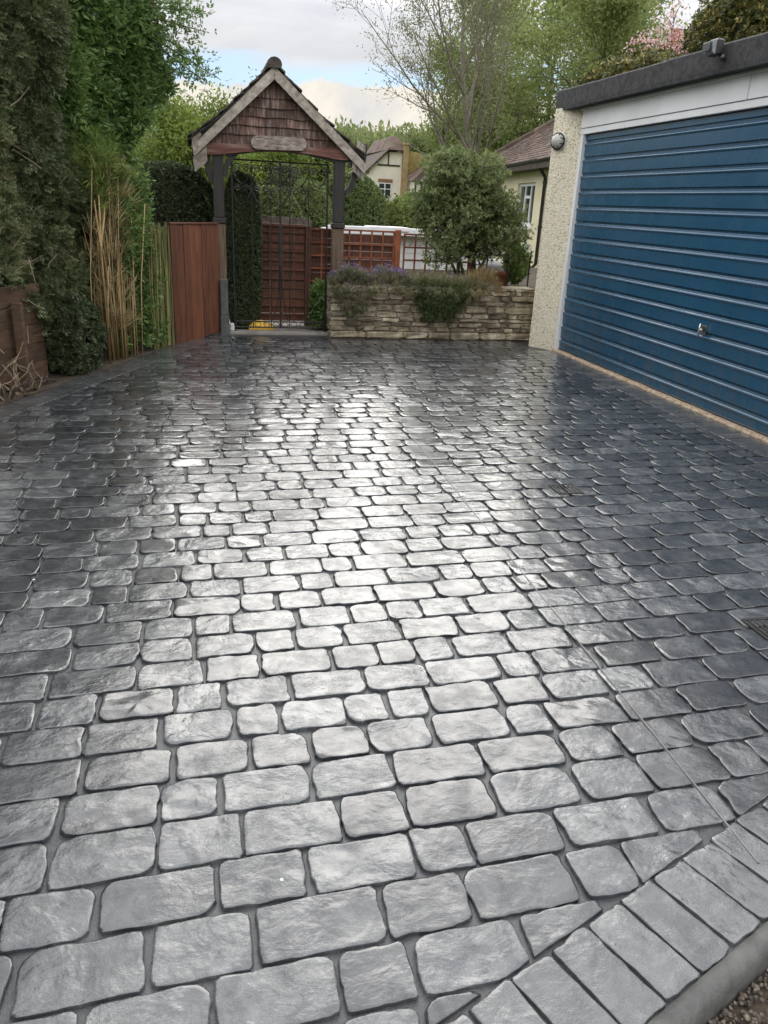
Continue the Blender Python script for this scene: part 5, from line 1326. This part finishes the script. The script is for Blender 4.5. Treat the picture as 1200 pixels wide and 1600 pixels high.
# --- clipped hedge behind the board fence and through the gate -------------------------
def boxy(name, label, mat, boxes, tm, dens, sc0, cat='hedge', vb=0.0, amp=.06, group=None):
    """boxes: list of (center, half, power) rounded boxes covered by leaves"""
    c0 = np.array(boxes[0][0]); t = thing(name, (c0[0], c0[1], max(0, c0[2] - boxes[0][1][2])), label, cat, group); parts = []
    for (c, h, pw) in boxes:
        c = np.array(c, float); h = np.array(h, float); ar_ = 8 * (h[0] * h[1] + h[1] * h[2] + h[0] * h[2]); K = int(ar_ * dens)
        u = rdir(K); q = (np.abs(u) ** pw).sum(1, keepdims=True) ** (-1 / pw) * u; q = q * (1 + amp * fbm(q * 2.5 + c, 4))[:, None] * (1 - np.abs(rng.normal(0, .035, K)))[:, None]
        pos = c + q * h; nr = np.sign(u) * np.abs(q) ** (pw - 1) / h; nr /= np.linalg.norm(nr, axis=1, keepdims=True)
        pos[:, 2] = np.maximum(pos[:, 2], 0.0)
        v = np.clip(.45 + vb + .3 * fbm(pos * 2.2, 3) + rng.normal(0, .16, K), 0, 1)
        parts.append(scatter(tm, pos, nr * .9 + rdir(K), sc0 * rng.uniform(.7, 1.3, K), v))
        n1, n2 = 22, 14; V = []; F = []
        for i in range(n1):
            for j in range(n2 + 1):
                a = 2 * math.pi * i / n1; b = math.pi * (j / n2 - .5); uu = np.array([math.cos(a) * math.cos(b), math.sin(a) * math.cos(b), math.sin(b)]); q1 = uu * (np.abs(uu) ** pw).sum() ** (-1 / pw); V.append(c + q1 * h * .86)
        for i in range(n1):
            for j in range(n2): F.append((i * (n2 + 1) + j, ((i + 1) % n1) * (n2 + 1) + j, ((i + 1) % n1) * (n2 + 1) + j + 1, i * (n2 + 1) + j + 1))
        lump('shade_core', 'core_shade_dark', V, F, t)  # added dark solid core, blocks light and stands in for inner shade
    foliage('foliage', mat, parts, t); return t
tmB = T_rosette(6, .026, .013, .9)
boxy('clipped_hedge', 'narrow clipped dark hedge just behind the left gatepost', 'leaf_box', [((0.52, 9.42, 0.80), (0.20, 0.30, 0.86), 3.2)], tmB, 2600, 1.0)
boxy('clipped_hedge', 'dark clipped hedge rising behind the brown board fence', 'leaf_box', [((-0.35, 9.62, 0.80), (0.62, 0.34, 0.92), 3.5)], tmB, 1500, 1.15, vb=-.05)
tmT = T_rosette(6, .045, .022, .9)
boxy('topiary_dome', 'rounded clipped bush standing right of the gatepost behind trellis', 'leaf_topiary', [((2.62, 14.2, 0.85), (0.66, 0.7, 1.02), 2.6)], tmT, 900, 1.0, 'bush', vb=-.05)
boxy('topiary_dome', 'rounded clipped bush seen through the right half of the gate', 'leaf_topiary', [((1.78, 13.2, 0.75), (0.40, 0.5, 0.95), 2.4)], tmT, 1000, .9, 'bush', vb=.08)
boxy('topiary_dome', 'bright clipped bush seen through the middle of the gate', 'leaf_topiary', [((1.10, 12.2, 0.7), (0.50, 0.5, 0.86), 2.3)], tmT, 1000, .9, 'bush', vb=.05)
boxy('yew_column', 'dark yew bush between two clipped domes behind the gate', 'leaf_conifer', [((1.72, 16.2, 0.9), (0.42, 0.5, 1.15), 2.6)], tmT, 800, .95, 'bush')
# leafy plant low at the right gatepost
def plant(name, label, c, h, K, tm, mat, sc0, cat='plant', stem='bark', vb=0.0, bias=(0, -.3, .6), zmin=None):
    c = np.array(c, float); h = np.array(h, float); t = thing(name, (c[0], c[1], max(0.0, c[2] - h[2])), label, cat)
    u = rdir(K); rad = rng.random(K) ** .45; pos = c + u * h * rad[:, None] * (1 + .35 * fbm(u * 2 + c, 3))[:, None]
    if zmin is not None: pos[:, 2] = np.maximum(pos[:, 2], zmin)
    v = np.clip(.5 + vb + .35 * fbm(pos * 4, 3) + rng.normal(0, .15, K), 0, 1)
    foliage('leaves', mat, [scatter(tm, pos, rdir(K, bias), sc0 * rng.uniform(.7, 1.3, K), v)], t); mb = MB()
    for k in range(9): q = c + rdir(1)[0] * h * .7; mb.tube([(c[0] + random.gauss(0, .03), c[1], c[2] - h[2]), ((c + q) / 2), q], [.007, .005, .002], 4)
    mb.build('stems', stem, t); return t
plant('leafy_plant', 'dark leafy plant at the foot of the right gatepost', (1.40, 9.28, .24), (.13, .2, .30), 420, T_rosette(5, .06, .03), 'leaf_elder', 1.0, vb=-.15, zmin=.01)
plant('leafy_plant', 'green leafy climber beside the downpipe behind the stone wall', (*P(806, 420, 9.9)[:2], .78), (.17, .2, .26), 520, T_rosette(5, .06, .03), 'leaf_elder', 1.0, vb=.15)

# --- plants on the stone wall -----------------------------------------------------------
def spill(name, label, x0, x1, ztop, drop, K, mat, tm, sc0, purple=0, y0=8.60, vb=0.0):
    t = thing(name, ((x0 + x1) / 2, 8.75, 0.5), label, 'plant', 'plants growing on the stone wall')
    x = rng.uniform(x0, x1, K); q = (x - (x0 + x1) / 2) / ((x1 - x0) / 2); env = np.sqrt(np.clip(1 - q ** 2, 0, 1))
    u = rng.random(K); env = env * (1 + .5 * fbm(np.c_[x * 9, np.zeros(K), np.zeros(K)], 3)); zz = 0.56 + (ztop - .56) * env * u ** .7
    dn = rng.random(K) < drop[1]; zz = np.where(dn, 0.60 - drop[0] * env * rng.random(K) ** .8, zz)
    y = np.where(dn, y0 - .03 - np.abs(rng.normal(0, .035, K)), y0 + rng.uniform(-.06, .26, K))
    d = np.where(dn[:, None], np.array([[0, -.7, -.5]]), np.array([[0, -.1, 1.2]])) + rdir(K, k=.6)
    v = np.clip(.45 + vb + .35 * fbm(np.c_[x, y, zz] * 5, 3) + rng.normal(0, .15, K), 0, 1)
    foliage('foliage', mat, [scatter(tm, np.c_[x, y, zz], d, sc0 * rng.uniform(.6, 1.3, K), v)], t)
    if purple:
        x = rng.uniform(x0, x1, purple); q = (x - (x0 + x1) / 2) / ((x1 - x0) / 2); zz = ztop * 1.0 + rng.normal(-.005, .04, purple) - .10 * q ** 2
        foliage('flowers', 'flower_purple', [scatter(T_rosette(5, .020, .010, 1.2), np.c_[x, y0 + rng.uniform(-.05, .26, purple), zz], rdir(purple, (0, 0, 1.5)), rng.uniform(.7, 1.3, purple))], t)
    return t
tmL = T_blades(7, .085, .0065, .7)
spill('lavender', 'grey green lavender clump with purple tips at the left end of the stone wall', 1.42, 1.86, .74, (.34, .40), 900, 'leaf_lavender', tmL, .85, 260, vb=-.1)
spill('lavender', 'small lavender clump flowering purple left of the trailing mat', 1.80, 2.34, .73, (.08, .12), 520, 'leaf_lavender', tmL, .85, 330)
spill('trailing_plant', 'dark trailing plant hanging down the middle of the stone wall', 2.34, 2.96, .64, (.36, .66), 1200, 'leaf_shrub', T_blades(7, .055, .008, .9), 1.0, 0, vb=-.02)
spill('rock_plant', 'pale yellowish rock plant along the top of the stone wall', 2.10, 3.20, .69, (.10, .22), 950, 'leaf_lavender', tmL, .8, 70, vb=.15)
spill('rock_plant', 'dry tufted grass on the wall under the evergreen shrub', 2.95, 3.35, .72, (.05, .08), 200, 'dry_blade', T_blades(6, .11, .005, .5), 1.0, 0, vb=.05)

# --- evergreen shrub in the bed -----------------------------------------------------------
shb = thing('evergreen_shrub', (3.33, 9.75, .5), 'rounded olive green evergreen shrub above the stone wall', 'shrub')
segs = []; tips = []; random.seed(5)
opt = dict(seg=[4, 3, 3], wob=.16, up=.25, levels=2, kids=[7, 5], start=[.35, .2], ang=48, ratio=.62)
for k in range(6): a = 2 * math.pi * k / 6; grow((3.33 + .06 * math.cos(a), 9.75 + .06 * math.sin(a), .48), (math.cos(a) * .55 - .12, math.sin(a) * .5, 1), .85, .026, 0, opt, segs, tips)
branches('stems', 'bark', segs, shb, .003)
parts = []
for (c, h, K, vb) in (((3.24, 9.75, 1.50), (.50, .55, .46), 4200, 0), ((3.66, 9.65, 1.26), (.34, .4, .34), 1800, -.05), ((2.88, 9.75, 1.40), (.30, .34, .30), 1300, .08), ((3.42, 9.7, 1.06), (.38, .4, .22), 1100, -.1), ((3.02, 9.8, 1.86), (.30, .36, .24), 1000, .06), ((3.42, 9.75, 1.80), (.30, .34, .26), 1000, .03)):
    u = rdir(K); r_ = rng.random(K) ** .36 * (1 + .75 * fbm(u * 3.2 + np.array(c), 4)); pos = np.array(c) + u * np.array(h) * r_[:, None]
    v = np.clip(.50 + vb + .4 * fbm(pos * 4.5, 3) + rng.normal(0, .14, K), 0, 1); parts.append(scatter(T_rosette(5, .042, .017, .8), pos, u + rdir(K), rng.uniform(.7, 1.3, K), v))
tp = np.array([t_[0] for t_ in tips]); K = 2600; q_ = tp[rng.integers(0, len(tp), K)] + rng.normal(0, .06, (K, 3)); parts.append(scatter(T_rosette(5, .042, .017, .8), q_, rdir(K, (0, 0, .5)), rng.uniform(.7, 1.3, K), np.clip(rng.normal(.55, .18, K), 0, 1)))
foliage('crown', 'leaf_shrub', parts, shb)
boxy('garden_bush', 'bright green bush left of the evergreen shrub', 'leaf_spring', [((3.75, 14.4, .95), (.5, .5, .62), 2.2)], T_rosette(6, .05, .026), 700, 1.0, 'bush', amp=.3)
plant('garden_bush', 'yellow green loose bush in front of the distant house', (*P(645, 350, 15)[:2], 1.12), (.6, .5, .38), 900, T_rosette(6, .06, .03), 'leaf_yellowgreen', 1.1, 'bush')

# --- trees behind -------------------------------------------------------------------------
leafA = T_cloud(7, .10, .10, .05)
bp = P(758, 200, 24.0)
tree('bare_tree', 'tall slender half-bare tree with thin upright branches', (bp[0], 24.0, -.1), 9.5, dict(seg=[9, 6, 4, 3], wob=.06, up=.55, levels=3, kids=[26, 8, 5], start=[.14, .2, .2], ang=46, ratio=.46), 'leaf_sparse', T_cloud(5, .06, .07, .03), 5200, .12, 1.0, 'pale_bark', 'garden trees', r0=.11, minr=.006, seed=1)
optL = dict(seg=[7, 5, 4, 3], wob=.10, up=.30, levels=3, kids=[14, 7, 4], start=[.16, .2, .2], ang=50, ratio=.52)
def leafy(px, Y, ytop, label, leaf, n, sp, sc0, seed, name='leafy_tree', tm=leafA, vb=0.0, opt=optL):
    b = P(px, 250, Y); h = (P(px, ytop, Y)[2] + .1) * 0.86; return tree(name, label, (b[0], Y, -.1), h, opt, leaf, tm, n, sp, sc0, 'bark', 'garden trees', seed=seed, vbias=vb, minr=.008)
leafy(800, 30, 20, 'light green spring tree right of the half-bare tree', 'leaf_spring', 2700, .30, 1.4, 2)
leafy(905, 27, 0, 'full light green tree rising behind the near end of the garage roof', 'leaf_spring', 3500, .28, 1.4, 3, vb=.05)
leafy(985, 34, -40, 'tall dark centred green tree behind the garage', 'leaf_wood', 2700, .34, 1.6, 4)
leafy(860, 38, -60, 'tall pale green tree far behind the tiled house roof', 'leaf_spring', 2600, .40, 1.8, 5, vb=-.05)
leafy(745, 40, 190, 'yellow green tree between the distant house and the shrub', 'leaf_yellowgreen', 3500, .34, 1.3, 6, vb=-.2)
leafy(650, 56, 235, 'broad green tree behind the distant house', 'leaf_wood', 5000, .50, 2.0, 7)
leafy(1140, 25, 40, 'pale green tree behind the security light', 'leaf_spring', 4000, .34, 1.5, 8)
leafy(1045, 21, 10, 'pink blossoming tree behind the garage roof', 'blossom_pink', 1500, .14, .8, 9, 'blossom_tree', vb=.15)
# variegated evergreen right behind the garage
vg = thing('variegated_bush', (10.6, 11.5, 0), 'yellow flecked evergreen bush growing over the far garage roof', 'bush'); parts = []
for (px, py, Y, rr2, K) in ((1160, 52, 12.5, (0.85, .8, .7), 3400), (1020, 118, 13.5, (0.9, .8, .34), 2000), (1230, 20, 12.0, (1.2, .9, 1.0), 3000), (960, 135, 14.0, (.7, .6, .30), 1300)):
    c = P(px, py, Y); u = rdir(K); pos = c + u * np.array(rr2) * (rng.random(K) ** .33 * (1 + .35 * fbm(u * 3 + c, 3)))[:, None]; v = np.clip(.40 + .35 * fbm(pos * 3, 3) + rng.normal(0, .2, K), 0, 1); parts.append(scatter(T_rosette(6, .075, .030, .8), pos, u * .5 + rdir(K, (0, 0, .3)), rng.uniform(.7, 1.3, K), v))
foliage('crown', 'leaf_variegated', parts, vg)
mb = MB()
for (px, Y) in ((1150, 12.5), (1040, 13.5), (1230, 12.0), (960, 14.0)):
    c = P(px, 100, Y); mb.tube([(c[0], Y, -.1), (c[0] + .1, Y, 1.5), (c[0], Y, c[2] + .1)], [.09, .07, .03], 7)
mb.build('trunk', 'bark', vg, True)
# sunlit trees behind the lychgate
leafy(268, 17, 165, 'yellow green sunlit tree left of the lychgate roof', 'leaf_yellowgreen', 4200, .15, .7, 12, vb=0.0)
leafy(380, 24, 165, 'small fresh green tree showing above the lychgate eave', 'leaf_yellowgreen', 2200, .14, .7, 13, vb=-.1)
leafy(430, 20, 245, 'bright bushy tree seen through the top of the gate', 'leaf_yellowgreen', 4000, .22, .8, 14, vb=-.1)
leafy(480, 22, 245, 'green bushy tree behind the right gatepost', 'leaf_spring', 4000, .24, .9, 15)
# hedge line and the wood on the skyline
wd = []
K = 26000; ang = rng.uniform(-.62, .80, K); Rr = rng.uniform(58, 82, K); x = np.tan(ang) * Rr; hx = 5.6 + 1.6 * fbm(np.c_[x * .16, Rr * .05, np.zeros(K)], 4) * 1.5 + (Rr - 58) * .07; zz = hx * rng.random(K) ** .45
pos = np.c_[x, Rr, zz]; v = np.clip(.5 + .45 * fbm(np.c_[x * .5, Rr * .3, zz * .5], 3) + rng.normal(0, .12, K), 0, 1)
o = foliage('woodland', 'leaf_wood', [scatter(T_cloud(9, .34, .42, .20), pos, rdir(K, (0, 0, .8)), rng.uniform(.8, 1.4, K), v)]); tag(o, 'spring green wood filling the skyline behind the houses', 'wood', kind='stuff')
K = 9000; x = rng.uniform(-14, 26, K); y = 27 + rng.uniform(0, 2.0, K); zz = 1.45 * rng.random(K) ** .6 * (1 + .35 * fbm(np.c_[x * .5, y * .2, np.zeros(K)], 3))
o = foliage('garden_hedge', 'leaf_topiary', [scatter(T_cloud(8, .12, .14, .07), np.c_[x, y, zz], rdir(K, (0, -.3, .6)), rng.uniform(.8, 1.3, K), np.clip(.45 + .4 * fbm(np.c_[x, y, zz], 3), 0, 1))]); tag(o, 'mixed green garden hedge across the far end of the gardens', 'hedge')
print('objects', len(bpy.data.objects), 'tris', sum(len(p.vertices) - 2 for m_ in bpy.data.meshes for p in m_.polygons))
